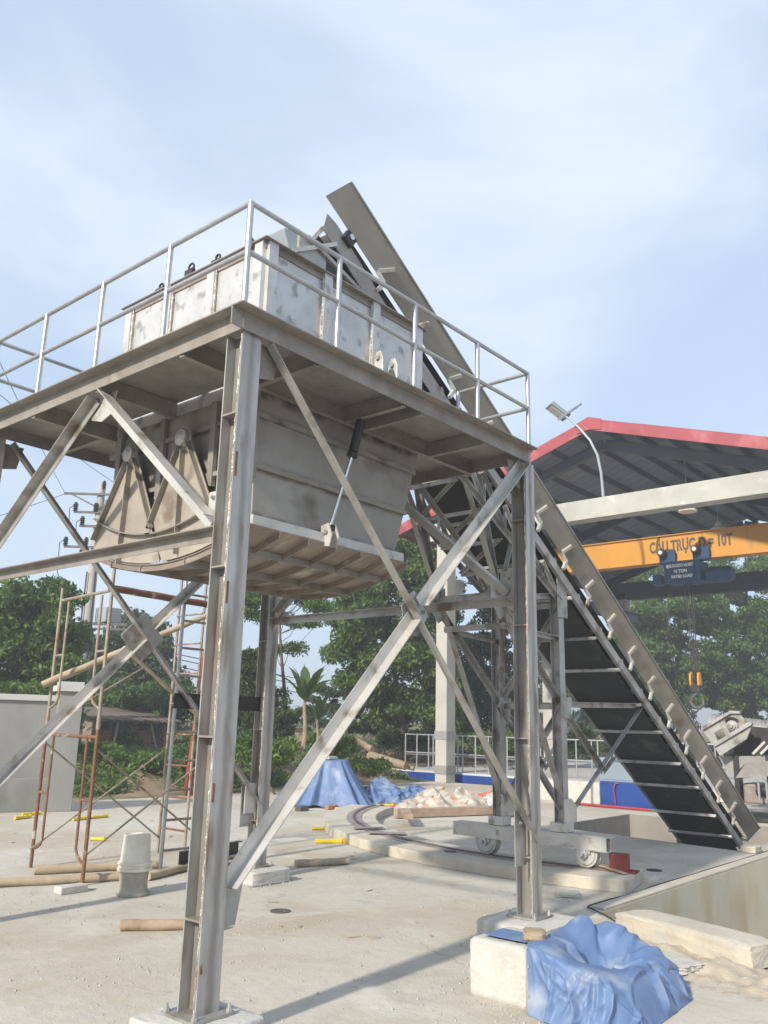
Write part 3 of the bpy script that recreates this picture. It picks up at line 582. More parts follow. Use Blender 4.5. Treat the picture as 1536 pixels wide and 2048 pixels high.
# rim angle: flange out on top and a short upstand
rim = MB()
e = .075
for a in ((HX0 - e, HX1 + e, HY0 - e, HY0 + .01), (HX0 - e, HX1 + e, HY1 - .01, HY1 + e), (HX0 - e, HX0 + .01, HY0 + .012, HY1 - .012), (HX1 - .01, HX1 + e, HY0 + .012, HY1 - .012)): rim.box(*a, ZRIM - .012, ZRIM)
for a in ((HX0 - .014, HX1 + .014, HY0 - .014, HY0 - .002), (HX0 - .014, HX0 - .002, HY0, HY1)): rim.box(*a, ZRIM - .09, ZRIM - .013)
rim.build('rim', 'steel_brown', hop)
for i in range(4):                                            # vertical ribs
    t = i / 3
    for face in 'xXyY':
        mb = MB(); wd = .06
        if face in 'yY':
            x = HX0 + .06 + (HX1 - HX0 - .12) * t; y = HY0 - .026 if face == 'y' else HY1 + .026; mb.box(x - wd, x + wd, y - .025, y + .025, ZT, ZRIM - .014)
        else:
            y = HY0 + .06 + (HY1 - HY0 - .12) * t; x = HX0 - .026 if face == 'x' else HX1 + .026; mb.box(x - .025, x + .025, y - wd, y + wd, ZT, ZRIM - .014)
        mb.build('rib', 'silver_paint', hop)
        if face in 'xy' and i:
            pts = []; z = ZT + .03
            while z < ZRIM - .06:
                pts.append((x - .064 + wrng.uniform(-.004, .003), y - .004, z) if face == 'y' else (x - .004, y - .064 + wrng.uniform(-.004, .003), z)); z += wrng.uniform(.02, .06)
            MB().path(pts, [wrng.uniform(.004, .012) for _ in pts], 5).build('weld_bead', 'weld', hop, smooth=True)
for y in (2.62, 2.08, 1.62):                                   # lifting eyes
    le = MB(); z = ZRIM + (.12 if y == 2.08 else .07); rr = .046 if y == 2.08 else .036
    le.path([(HX0 - .02, y + rr * math.cos(a), z + rr * math.sin(a)) for a in np.linspace(-.6, math.pi + .6, 12)], .012, 6); le.box(HX0 - .04, HX0, y - .05, y + .09, ZRIM + .001, z - rr * .5)
    le.build('lifting_eye', 'black_steel', hop, smooth=True)
for x in (2.58, 2.83):                                         # lug pair on the front
    lg = MB(); lg.prism([(x - .02, HY0 - .03, 5.6), (x - .02, HY0 - .17, 5.6), (x - .02, HY0 - .17, 6.1), (x - .02, HY0 - .13, 6.2), (x - .02, HY0 - .07, 6.2), (x - .02, HY0 - .03, 6.1)], (.04, 0, 0)); lg.box(x - .05, x + .05, HY0 - .1, HY0 - .02, 5.55, 5.95)
    l_ = lg.build('lug', 'steel_light', hop, bevel=.005)
    MB().tube((x - .045, HY0 - .1, 6.12), (x + .045, HY0 - .1, 6.12), .03, n=12).build('pin', 'steel', l_, smooth=True)
# lower funnel below the deck
top = [(HX0, HY0), (HX1, HY0), (HX1, HY1), (HX0, HY1)]; bot = [(.97, .88), (3.03, .88), (3.03, 3.22), (.97, 3.22)]
zt_, zb_ = ZT - .15, 3.93
for i in range(4):
    a, b = top[i], top[(i + 1) % 4]; c, d = bot[(i + 1) % 4], bot[i]
    cen = Vector(((a[0] + b[0]) / 2 - 2.1, (a[1] + b[1]) / 2 - 2.05, 0)).normalized()
    MB().prism([(a[0], a[1], zt_), (b[0], b[1], zt_), (c[0], c[1], zb_), (d[0], d[1], zb_)], -cen * .012).build('funnel_panel', 'funnel_plate', hop)
def fx(z): return HX1 + (3.03 - HX1) * (zt_ - z) / (zt_ - zb_)
for z in (4.98, 4.47):
    MB().bar((HX0, HY0 - .02, z), (fx(z), HY0 - .02, z), .045, .04, (0, 0, 1)).build('funnel_rib', 'hopper_plate', hop)
    MB().bar((HX0 - .02, HY0 - .04, z), (HX0 - .02, HY1 + .04, z), .045, .04, (0, 0, 1)).build('funnel_rib', 'hopper_plate', hop)
MB().bar((.9, HY0 - .05, 3.93), (3.1, HY0 - .05, 3.93), .1, .07, (0, 0, 1)).build('funnel_lip', 'steel_light', hop)
for y in (HY0 - .02, 1.45, 2.3, 3.1): MB().box(HX0 - .05, HX0 - .002, y - .04, y + .04, 4.35, ZT - .16).build('funnel_rib', 'steel_brown', hop)
# clamshell gate: curved bottom with ribs, sector end plates
GY0, GY1, GXa, GXb = .78, 3.32, .84, 3.17
def gz(y): t = (y - (GY0 + GY1) / 2) / ((GY1 - GY0) / 2); return 3.65 + .24 * t * t
gate = []
ysn = np.linspace(GY0, GY1, 15)
for k in range(2):
    mb = MB(); yy = ysn[:8] if k == 0 else ysn[7:]
    vs = [(x, y, gz(y)) for y in yy for x in (GXa, GXb)] + [(x, y, gz(y) - .012) for y in yy for x in (GXa, GXb)]; n = len(yy)
    fs = [(2 * i, 2 * i + 1, 2 * i + 3, 2 * i + 2) for i in range(n - 1)] + [(2 * n + 2 * i + 2, 2 * n + 2 * i + 3, 2 * n + 2 * i + 1, 2 * n + 2 * i) for i in range(n - 1)]
    fs += [(2 * i + 2, 2 * n + 2 * i + 2, 2 * n + 2 * i, 2 * i) for i in range(n - 1)] + [(2 * i + 1, 2 * n + 2 * i + 1, 2 * n + 2 * i + 3, 2 * i + 3) for i in range(n - 1)] + [(0, 2 * n, 2 * n + 1, 1), (2 * n - 1, 4 * n - 1, 4 * n - 2, 2 * n - 2)]
    mb.add(vs, fs); g = mb.build('gate_jaw', 'gate_plate', hop, smooth=True); gate.append(g)
    for x in np.linspace(GXa + .02, GXb - .02, 7):
        pts = [(x, y, gz(y) - .04) for y in yy]
        r_ = MB()
        for i in range(n - 1): r_.prism([(x - .005, yy[i], gz(yy[i]) - .013), (x - .005, yy[i + 1], gz(yy[i + 1]) - .013), (x - .005, yy[i + 1], gz(yy[i + 1]) - .07), (x - .005, yy[i], gz(yy[i]) - .07)], (.01, 0, 0))
        r_.build('gate_rib', 'gate_plate', g)
    for y in (yy[2], yy[5]):
        MB().box(GXa, GXb, y - .005, y + .005, gz(y) - .085, gz(y) - .014).build('gate_rib', 'steel_brown', g)
for xe, sx in ((GXa, -1), (GXb, 1)):
    for k, (py, ya, yb, yl, yr) in enumerate(((1.80, 1.26, 2.28, .80, 2.03), (2.72, 2.22, 3.29, 2.07, 3.31))):
        pz = 4.89; g = gate[k]; xf = xe + sx * .012
        arc = [(xe, y, gz(y) + .01) for y in np.linspace(yr, yl, 9)]
        ep = MB().prism([(xe, py - .06, pz + .02), (xe, py, pz + .08), (xe, py + .06, pz + .02), (xe, yb, 4.06)] + ([(xe, yr, gz(yr) + .05)] if k else []) + arc + ([(xe, yl, gz(yl) + .05)] if k == 0 else []) + [(xe, ya, 4.06)], (sx * .012, 0, 0)).build('sector_plate', 'sector_steel', g)
        for (y1, z1) in ((ya, 4.02), (yb, 4.02), ((ya + yb) / 2, 3.7)):
            d = (Vector((0, y1, z1)) - Vector((0, py, pz))).normalized(); sd = Vector((0, -d.z, d.y))
            off = 0 if abs(y1 - (ya + yb) / 2) < .01 else (.05 if y1 > py else -.05)
            o_ = sd * .0
            MB().bar((xf + sx * .032, py + off, pz - (.02 if off else .12)), (xf + sx * .032, y1, z1), .012, .06, sd).build('sector_rib', 'steel_brown', g)
        MB().lathe((xf + sx * .002, py, pz), (sx, 0, 0), [(.085, 0), (.085, .075), (.05, .08), (.025, .1)], 18).build('pivot_boss', 'steel_light', g, smooth=True)
        cap_ = [(xf + sx * .03, py + .115 * math.cos(a), pz + .115 * math.sin(a)) for a in np.linspace(-.35, math.pi + .35, 12)]
        for i in range(11):
            a0, a1 = Vector(cap_[i]), Vector(cap_[i + 1])
        MB().path(cap_, .014, 6).build('pivot_strap', 'steel_brown', g, smooth=True)
        ca = [Vector((xf + sx * .03, y, gz(y) + .30 + .12 * (abs(y - 2.27) / 1.0) ** 2 * .6)) for y in np.linspace(ya - .02, yb + .0, 9)]
        mb = MB()
        for i in range(8): mb.obox((ca[i] + ca[i + 1]) / 2, (.03, 0, 0), (ca[i + 1] - ca[i]) / 2 * 1.02, (0, 0, .007))
        mb.build('arc_strap', 'steel_brown', g)
# hydraulic cylinder working the gate
cy = MB().tube((2.1, .58, 5.2), (2.055, .635, 4.86), .05, n=14).build('cylinder_barrel', 'black_steel', hop, smooth=True)
MB().tube((2.05, .64, 4.84), (1.91, .79, 4.03), .018, n=10).build('piston_rod', 'chrome', cy, smooth=True)
MB().tube((2.052, .637, 4.84), (2.046, .643, 4.80), .056, n=12).build('gland', 'black_steel', cy, smooth=True)
MB().path([(2.14, .62, 5.15), (2.2, .7, 5.0), (2.12, .72, 4.9), (2.07, .68, 4.88)], .012, 6).build('hose', 'black_steel', cy)
for dx in (-.05, .05): MB().prism([(1.9 + dx - .008, .74, 4.08), (1.9 + dx - .008, .84, 4.06), (1.9 + dx - .008, .84, 3.86), (1.9 + dx - .008, .72, 3.84), (1.9 + dx - .008, .69, 3.95)], (.016, 0, 0)).build('lug', 'steel_light', hop)
MB().tube((1.82, .765, 3.99), (1.98, .765, 3.99), .024, n=12).build('pin', 'steel', hop, smooth=True)
MB().obox((1.905, .775, 4.02), (.03, 0, 0), (0, .03, 0), (.01, -.01, .05)).build('rod_eye', 'black_steel', hop)

# ================================================================= INCLINED BELT CONVEYOR
A_ = R(31.78); cd = Vector((math.cos(A_), 0, -math.sin(A_))); cn = Vector((math.sin(A_), 0, math.cos(A_)))
conv = thing('belt_conveyor', (8.05, 2.12, .2), 'long inclined belt conveyor on a wheeled trestle climbing over the hopper', 'conveyor')
T0 = Vector((2.657, 0, 8.688)); LEN = 16.3
YN, YF = 1.45, 2.80                     # stringers
def on(s, off, y): p = T0 + cd * s + cn * off; return Vector((p.x, y, p.z))   # off <= 0 below the plate's top edge
for y, so in ((YN, -1), (YF, 1)):
    yl, yt = y + so * .02, y + so * .07
    s0a, s0b = -.38, 0.
    yw = 1.2 if so < 0 else 3.05
    def top(s): return Vector((2.448, yw, 8.484)) + cd * s * .969
    MB().prism([top(0), top(LEN), on(LEN - .45, -.50, yl), on(-.12, -.53, yl)], (0, so * .006, .004)).build('side_plate', 'conveyor_plate', conv)
    MB().bar(top(0) + cn * .004, top(LEN) + cn * .004, .024, .05, (0, 0, 1)).build('plate_lip', 'conveyor_plate', conv)
    st = MB().chan(on(.9, -.78, y), on(LEN - .7, -.78, y), .06, .14, .01, (0, -so, 0)).build('stringer', 'steel', conv)
    br = None; k = 0; s = 1.0
    while s < LEN - .9:
        if so < 0 or s < 6:
            mb = MB()
            lo_ = on(s, -.51, y + so * .03); mb.bar(lo_ + Vector((0, so * .025, 0)), lo_.lerp(top(s + .28 + wrng.uniform(-.04, .04)), .58 + wrng.uniform(-.05, .05)) + Vector((0, so * .025, -.005)), .05, .055, cd)
            b1 = mb.build('plate_stiffener', 'steel_light', conv)
            mb = MB(); mb.bar(on(s, -.53, y + so * .05), on(s + .14, -.60, y + so * .09), .045, .035, (0, 1, 0)); mb.bar(on(s + .15, -.575, y + so * .07), on(s + .15 - .02, -.76, y + so * .075), .045, .05, (0, 1, 0))
            mb.build('idler_bracket', 'steel_light', conv)
        if .1 < s:
            MB().tube(on(s + .08, -.60, YN + .08), on(s + .08, -.66, YN + .5), .045, n=8).build('carrying_roller', 'steel', conv, smooth=True) if so < 0 else MB().tube(on(s + .08, -.60, YF - .08), on(s + .08, -.66, YF - .5), .045, n=8).build('carrying_roller', 'steel', conv, smooth=True)
        s += .905
# belt: troughed carrying run, flat return run
def beltrun(offs, name, s0, s1):
    mb = MB(); n = len(offs); vs = [on(s, o, y) for s in (s0, s1) for y, o in offs] + [on(s, o - .012, y) for s in (s0, s1) for y, o in offs]
    fs = [(i, i + 1, n + i + 1, n + i) for i in range(n - 1)] + [(3 * n + i, 3 * n + i + 1, 2 * n + i + 1, 2 * n + i) for i in range(n - 1)]
    return mb.add(vs, fs).build(name, 'belt_rubber', conv)
beltrun([(YN + .06, -.50), (YN + .4, -.60), (YF - .4, -.60), (YF - .06, -.50)], 'belt', .55, LEN - .5)
beltrun([(YN + .1, -.87), (YF - .1, -.87)], 'return_belt', .9, LEN - .6)
s = 2.2; i = 0
while s < LEN - 1:
    if i % 2: MB().tube(on(s, -.90, YN + .0), on(s, -.90, YF - .0), .032, n=8).build('return_roller', 'steel_light', conv, smooth=True)
    else: MB().ang(on(s, -.93, YN), on(s, -.93, YF), .06, .008, cd).build('cross_member', 'steel_light', conv)
    s += .98; i += 1
for sh, rr in ((.42, .155), (LEN - .8, .17)):
    MB().tube(on(sh, -.66, YN + .1), on(sh, -.66, YF - .1), rr, n=24).build('drum', 'belt_rubber', conv, smooth=True)
    MB().tube(on(sh, -.66, YN - .12), on(sh, -.66, YF + .12), .04, n=12).build('shaft', 'chrome', conv, smooth=True)
# head frame, drive and discharge shelf
for y, so in ((YN - .03, -1), (YF + .03, 1)):
    hf = MB().prism([on(.02, -.72, y), on(.2, -.68, y), on(3.2, -.88, y), on(3.2, -1.0, y), on(1.2, -.98, y), on(.75, -.98, y), on(.5, -.95, y), on(.1, -.95, y)], (0, so * .012, 0)).build('head_frame', 'conveyor_plate', conv)
    MB().bar(on(.08, -.97, y + so * .03), on(.05, -1.3, y + so * .03), .05, .05, (0, 1, 0)).build('frame_post', 'steel_light', hf)
    MB().bar(on(.0, -1.3, y + so * .03), on(1.1, -1.02, y + so * .03), .05, .05, (0, 1, 0)).build('frame_strut', 'steel', hf)
    MB().obox(on(.42, -.68, y + so * .04), cd * .09, cn * .08, (0, .04, 0)).build('bearing_block', 'black_steel', hf, bevel=.02)
    MB().obox(on(1.75, -.86, y + so * .022), cd * .16, cn * .12, (0, .008, 0)).build('cover_plate', 'steel_light', hf)
MB().obox((2.05, 2.12, 7.36), (.28, 0, -.03), (0, .62, 0), (0, 0, .018)).build('discharge_shelf', 'steel_light', conv)
MB().obox((1.83, 1.62, 7.50), (.14, 0, .05), (0, .18, 0), (-.05, 0, .12)).build('drive_box', 'cabinet_grey', conv, bevel=.02)
MB().tube((1.83, 1.82, 7.5), (1.95, 2.2, 7.5), .11, n=16).build('drive_motor', 'cabinet_grey', conv, smooth=True)
MB().obox((2.15, 1.75, 7.62), (.2, 0, .06), (0, .2, 0), (-.04, 0, .13)).build('gear_housing', 'steel', conv, bevel=.03)
MB().bar((1.75, 1.40, 7.30), (2.45, 1.40, 7.72), .06, .05, (0, 1, 0)).build('head_strut', 'steel_light', conv)
MB().obox((2.08, 1.42, 7.42), (.22, 0, .0), (0, .02, 0), (0, 0, .16)).build('shield_plate', 'steel', conv)
MB().path([(1.9, 1.42, 7.62), (2.0, 1.38, 7.60), (2.1, 1.38, 7.54), (2.3, 1.39, 7.56)], .008, 6).build('drive_cable', 'wire', conv)
MB().prism([on(.1, -.96, YN + .06), on(.2, -1.35, YN + .06), on(1.6, -1.1, YN + .06), on(1.2, -.99, YN + .06)], (0, .01, 0)).build('dark_opening_plate', 'black_steel', conv)  # black plate stands in for the shade of an opening below the head
# trestle on the cart
XL, YL0, YL1 = 8.03, 1.62, 2.72
def zs_(x): return T0.z - (x - T0.x) * math.tan(A_) - .86 / math.cos(A_)
for y in (YL0, YL1):
    MB().hsec((XL, y, .78), (XL, y, zs_(XL) + .05), .16, .16, .01, (1, 0, 0)).build('leg', 'steel', conv)
    fo = MB().box(XL - .12, XL + .12, y - .14, y + .14, .645, .78).build('foot_block', 'steel_light', conv, bevel=.01)
    MB().prism([(XL - .1, y - .095, .78), (XL + .28, y - .095, .78), (XL + .28, y - .095, 1.0), (XL + .12, y - .095, 1.12), (XL - .1, y - .095, 1.12)], (0, -.012, 0)).build('gusset_plate', 'steel_light', conv)
    def m_(p0, p1, w_=.085): MB().ang(p0, p1, w_, .009, (0, -1, 0)).build('truss_member', 'steel', conv)
    xj = 11.05; 
    m_((XL + .08, y, 2.55), (10.98, y, 2.62)); m_((XL + .2, y, .9), (10.98, y, 2.55)); m_((XL + .1, y, 2.45), (9.45, y, 1.5)); m_((9.45, y, 1.5), (9.8, y, 1.7))
    MB().prism([(XL - .12, y - .095, 2.3), (XL + .18, y - .095, 2.3), (XL + .22, y - .095, 2.62), (XL - .12, y - .095, 2.62)], (0, -.012, 0)).build('gusset_plate', 'steel', conv)
    # forward truss towards the tower
    x1, z1 = 6.28, 4.0
    m_((XL, y, .95), (x1 + .1, y, z1 - .1), .1); m_((x1, y, z1), (XL, y, zs_(XL) - .1)); m_((x1, y, z1), (5.0, y, zs_(5.0))); m_((x1, y, z1), (6.75, y, zs_(6.75))); m_((5.75, y, zs_(5.75)), (x1, y, z1))
    m_((x1, y, z1 - .05), (XL, y, 2.55)); m_((x1 + .25, y, 3.6), (XL, y, 3.55), .07)
    MB().prism([(x1 - .18, y - .01, z1 + .2), (x1 + .22, y - .01, z1 + .2), (x1 + .25, y - .01, z1 - .25), (x1 + .05, y - .01, z1 - .35), (x1 - .18, y - .01, z1 - .1)], (0, -.012, 0)).build('gusset_plate', 'steel', conv)
    MB().prism([(XL - .16, y - .1, zs_(XL) - .5), (XL + .16, y - .1, zs_(XL) - .5), (XL + .16, y - .1, zs_(XL) + .02), (XL - .16, y - .1, zs_(XL) + .12)], (0, -.012, 0)).build('gusset_plate', 'steel', conv, bevel=.02)
for x, z in ((XL, 4.1), (XL, 2.52), (6.28, 4.05), (6.5, 3.62), (5.0, zs_(5.0)), (10.98, 2.6)):
    MB().ang((x, YL0, z), (x, YL1, z), .09, .009, (1, 0, 0)).build('cross_member', 'steel', conv)
MB().ang((XL, YL0, .95), (XL, YL1, 2.45), .08, .009, (-1, 0, 0)).build('truss_member', 'steel', conv)
MB().ang((XL + .02, YL1, .95), (XL + .02, YL0, 2.45), .08, .009, (-1, 0, 0)).build('truss_member', 'steel', conv)
MB().ang((XL, YL0, 2.55), (XL, YL1, 4.0), .08, .009, (-1, 0, 0)).build('truss_member', 'steel', conv)
MB().ang((XL + .02, YL1, 2.55), (XL + .02, YL0, 4.0), .08, .009, (-1, 0, 0)).build('truss_member', 'steel', conv)
MB().ang((6.28, YL0, 4.0), (5.0, YL1, zs_(5.0)), .07, .009, (-1, 0, 0)).build('truss_member', 'steel', conv)
# lattice hung under the upper run
for y in (YL0 - .06, YL1 + .06):
    xs_ = [4.75, 5.3, 5.85, 6.4, 6.95, 7.5, 8.0]
    lowz = lambda x: zs_(x) - .55 + .10 * (x - 4.75)
    MB().ang((xs_[0], y, lowz(xs_[0])), (xs_[-1], y, lowz(xs_[-1])), .07, .008, (0, -1, 0)).build('truss_member', 'steel', conv)
    for i in range(6):
        MB().ang((xs_[i], y, zs_(xs_[i])), (xs_[i + 1], y, lowz(xs_[i + 1])), .055, .008, (0, -1, 0)).build('truss_member', 'steel_light' if i % 2 else 'steel', conv)
        MB().ang((xs_[i], y + .01, lowz(xs_[i])), (xs_[i], y + .01, zs_(xs_[i])), .05, .008, (0, -1, 0)).build('truss_member', 'steel', conv)
for i, x in enumerate((4.75, 5.3, 5.85, 6.4, 6.95, 7.5)):
    MB().ang((x, YL0, zs_(x) - .5), (x, YL1, zs_(x) - .5), .06, .008, (1, 0, 0)).build('cross_member', 'steel_light', conv)
    if i < 5: MB().ang((x, YL0, zs_(x) - .5), (x + .55, YL1, zs_(x + .55) - .5), .05, .008, (0, 0, -1)).build('truss_member', 'steel', conv)
# cart: twin channel beam and wheels on the curved rail
cb = MB().hsec((XL - .0, .84, .54), (XL - .0, 3.54, .54), .26, .2, .014, (1, 0, 0)).build('cart_beam', 'steel_light', conv)
MB().box(XL - .128, XL - .118, .85, 3.53, .455, .625).build('cover_plate', 'steel_light', cb)
for y in (1.22, 2.95):
    wz = .385
    wh = MB().lathe((XL - .06, y, wz), (1, 0, 0), [(.05, -.02), (.15, -.02), (.17, 0), (.19, .0), (.19, .09), (.21, .1), (.21, .12), (.05, .12)], 28).build('wheel', 'steel_light', conv, smooth=True)
    MB().lathe((XL - .08, y, wz), (-1, 0, 0), [(.065, 0), (.065, .06), (.03, .065), (.03, .13)], 14).build('hub', 'galvanised', wh, smooth=True)
    MB().box(XL - .11, XL - .095, y - .1, y + .1, wz - .0, .44).build('wheel_hanger', 'steel_light', wh)
# tail frame in the pit
for y in (YN, YF): MB().bar(on(LEN - .75, -.78, y), Vector((on(LEN - .75, 0, y).x - .2, y, -.95)), .1, .1, (1, 0, 0)).build('tail_leg', 'steel', conv)

# ================================================================= FOOTINGS, TRACK, PIT KERB
def rough_block(name, x0, x1, y0, y1, z0, z1, m, amp=.012, n=7, bevel=.03, seed=0, parent=None, rotz=0.):
    bm = bmesh.new(); bmesh.ops.create_cube(bm, size=1); bmesh.ops.subdivide_edges(bm, edges=bm.edges[:], cuts=n, use_grid_fill=True); r = random.Random(seed)
    cx, cy_, cz = (x0 + x1) / 2, (y0 + y1) / 2, z0
    for v in bm.verts:
        e = sum(1 for q in v.co if abs(abs(q) - .5) < 1e-4)
        k = 1 - (.0 if e < 2 else bevel / max(.05, min(x1 - x0, y1 - y0)) * (1 if e == 2 else 1.7))
        x, y, z = v.co.x * k * (x1 - x0), v.co.y * k * (y1 - y0), (v.co.z * (k if v.co.z > 0 else 1) + .5) * (z1 - z0)
        x += r.uniform(-amp, amp); y += r.uniform(-amp, amp); z += r.uniform(-amp, amp) * (.5 if v.co.z > -.49 else 0)
        v.co = (x, y, z)
    me = bpy.data.meshes.new(name); bm.to_mesh(me); bm.free(); me.shade_smooth(); me.set_sharp_from_angle(angle=R(40)); me.materials.append(MATS[m])
    o = bpy.data.objects.new(name, me); COL.objects.link(o); place(o, (cx, cy_, cz), parent); o.rotation_euler = (0, 0, rotz); return o
def sstep_(v, a, b): t = np.clip((v - a) / (b - a), 0, 1); return t * t * (3 - 2 * t)
tag(rough_block('column_footing', -.25, .42, -.25, .42, 0, ZB - .002, 'concrete_white', .005, 9, .03, 1), 'broken pale concrete footing under the nearest tower column', 'footing')
tag(rough_block('column_footing', BX - .38, BX + .52, -.32, .5, 0, ZB - .002, 'concrete_white', .005, 9, .05, 2), 'pale concrete footing under the tower column beside the blue tarp', 'footing')
tag(rough_block('column_footing', BX - .3, BX + .42, CY - .3, CY + .45, 0, ZB - .002, 'concrete_white', .005, 9, .04, 3), 'chipped concrete footing under the rear tower column', 'footing')
tag(rough_block('column_footing', -.25, .42, CY - .25, CY + .42, 0, ZB - .002, 'concrete_white', .005, 9, .04, 4), 'concrete footing under the left tower column', 'footing')
tag(rough_block('concrete_block', 2.34, 2.95, -1.18, -.59, 0, .44, 'concrete_white', .003, 16, .035, 5), 'large pale concrete block with blue tarp draped over one end', 'block')
tag(rough_block('concrete_beam', 4.95, 5.45, -2.2, -.55, 0, .24, 'concrete_kerb', .009, 9, .045, 6, rotz=-.30), 'cast concrete beam lying along the pit edge', 'beam')
tag(rough_block('concrete_rubble', 4.2, 4.55, -1.75, -1.25, 0, .09, 'concrete', .014, 8, .03, 7, rotz=-.4), 'thin broken concrete piece on dirt beside the tarp', 'rubble')
tag(rough_block('concrete_block', 13.05, 13.45, .42, .70, 0, .12, 'concrete_kerb', .008, 6, .02, 9), 'small concrete pad at the foot of the conveyor', 'block')
tag(rough_block('concrete_slab', 6.65, 7.0, .75, 1.05, 0, .05, 'concrete', .006, 6, .02, 10, rotz=.5), 'thin flat concrete slab on the yard behind the right tower column', 'rubble')
gxs, gys = np.meshgrid(np.linspace(3.7, 5.6, 60), np.linspace(-2.7, .1, 80), indexing='ij')
dd = np.abs((gxs - 4.78 + (gys + 1.3) * -.30)); sz_ = .07 * np.exp(-(dd / .28) ** 2) * (1 + .5 * np.sin(gys * 9 + gxs * 4)) + .02 * np.sin(gxs * 21 + gys * 13) * np.sin(gys * 17 - gxs * 7)
sz_ = np.maximum(sz_ * sstep_(gxs, 3.7, 4.1) * (1 - sstep_(gxs, 5.35, 5.6)) * sstep_(gys, -2.7, -2.3) * (1 - sstep_(gys, -.2, .1)), 0) - .004
ii, jj = np.meshgrid(np.arange(59), np.arange(79), indexing='ij')
tag(npmesh('sand_spill', np.stack([gxs, gys, sz_], -1).reshape(-1, 3), np.stack([ii * 80 + jj, (ii + 1) * 80 + jj, (ii + 1) * 80 + jj + 1, ii * 80 + jj + 1], -1).reshape(-1, 4), 'sand'), 'sandy rubble spilled along the cast beam by the pit', 'sand', kind='stuff')
# curved track
TC = Vector((15.45, 2.4)); RO, RI, RR = 8.15, 7.02, 7.5
tr = thing('curved_track', (TC.x - 7.6, TC.y, 0), 'curved concrete track kerb with a steel rail under the conveyor cart', 'track')
a0, a1 = R(194.5), R(110); NA = 56; rr_ = random.Random(5)
def ringpart(r0, r1, z0, z1, name, m, amp=0, parent=tr, b0=a0, b1=a1, n=NA, bevel=0):
    mb = MB(); vs = []
    for i in range(n + 1):
        a = b0 + (b1 - b0) * i / n
        for r_, z in ((r1, z0), (r1, z1), (r0, z1), (r0, z0)):
            q = rr_.uniform(-amp, amp); vs.append((TC.x + (r_ + q) * math.cos(a), TC.y + (r_ + q) * math.sin(a), z + (rr_.uniform(-amp, amp) * .4 if z > .02 else 0)))
    fs = [(4 * i + k, 4 * i + (k + 1) % 4, 4 * i + 4 + (k + 1) % 4, 4 * i + 4 + k) for i in range(n) for k in range(4)] + [(3, 2, 1, 0), (4 * n, 4 * n + 1, 4 * n + 2, 4 * n + 3)]
    return mb.add(vs, fs).build(name, m, parent, bevel=bevel)
nseg = 1
ringpart(RI, RO, 0, .17, 'kerb_body', 'concrete_kerb', .012, n=90, bevel=.012)
ringpart(RR - .16, RR + .16, .171, .182, 'rail_base', 'rail_plate')
ringpart(RR - .03, RR + .03, .183, .2, 'rail', 'rail_steel')
ae = R(192.6); ex, ey = TC.x + RR * math.cos(ae), TC.y + RR * math.sin(ae)
st_ = thing('rail_stop', (ex, ey, .2), 'dark red steel stop block at the end of the curved rail', 'stop block')
MB().obox((ex, ey, .31), Vector((math.cos(ae), math.sin(ae), 0)) * .09, Vector((-math.sin(ae), math.cos(ae), 0)) * .13, (0, 0, .11)).build('stop_body', 'maroon_paint', st_, bevel=.008)
MB().obox((ex + .03, ey - .05, .193), Vector((math.cos(ae), math.sin(ae), 0)) * .14, Vector((-math.sin(ae), math.cos(ae), 0)) * .2, (0, 0, .007)).build('stop_plate', 'maroon_paint', st_)
tag(MB().obox((8.02, .83, .215), (.1, .25, .02), (.035, -.012, 0), (0, 0, .008)).build('timber_offcut', 'timber'), 'pale wooden slat lying across the rail by the red stop', 'slat')
for i, (x, y, an, L_) in enumerate(((9.05, 6.35, 2.5, .6), (8.7, 5.6, 2.2, .7))):
    tag(MB().obox((x, y, .205 + .004 * i), Vector((math.cos(an), math.sin(an), 0)) * L_ / 2, Vector((-math.sin(an), math.cos(an), 0)) * .13, (0, 0, .003)).build('steel_sheet', 'rail_plate'), ['bent dark steel strip lying on the curved rail, farther one', 'dark steel strip lying on the curved rail, nearer one'][i], 'steel strip')
# cable along the pit edge
rc = random.Random(2)
pts = [(5.1, -.95, .02), (5.55, -.5, .02), (5.95, -.05, .03), (6.25, .32, .02)] + [(6.4 + i * .5, .35 + rc.uniform(-.02, .02), .015) for i in range(18)]
tag(MB().path(pts, .009, 6).build('black_cable', 'wire', smooth=True), 'thin black cable running along the pit coping', 'cable')

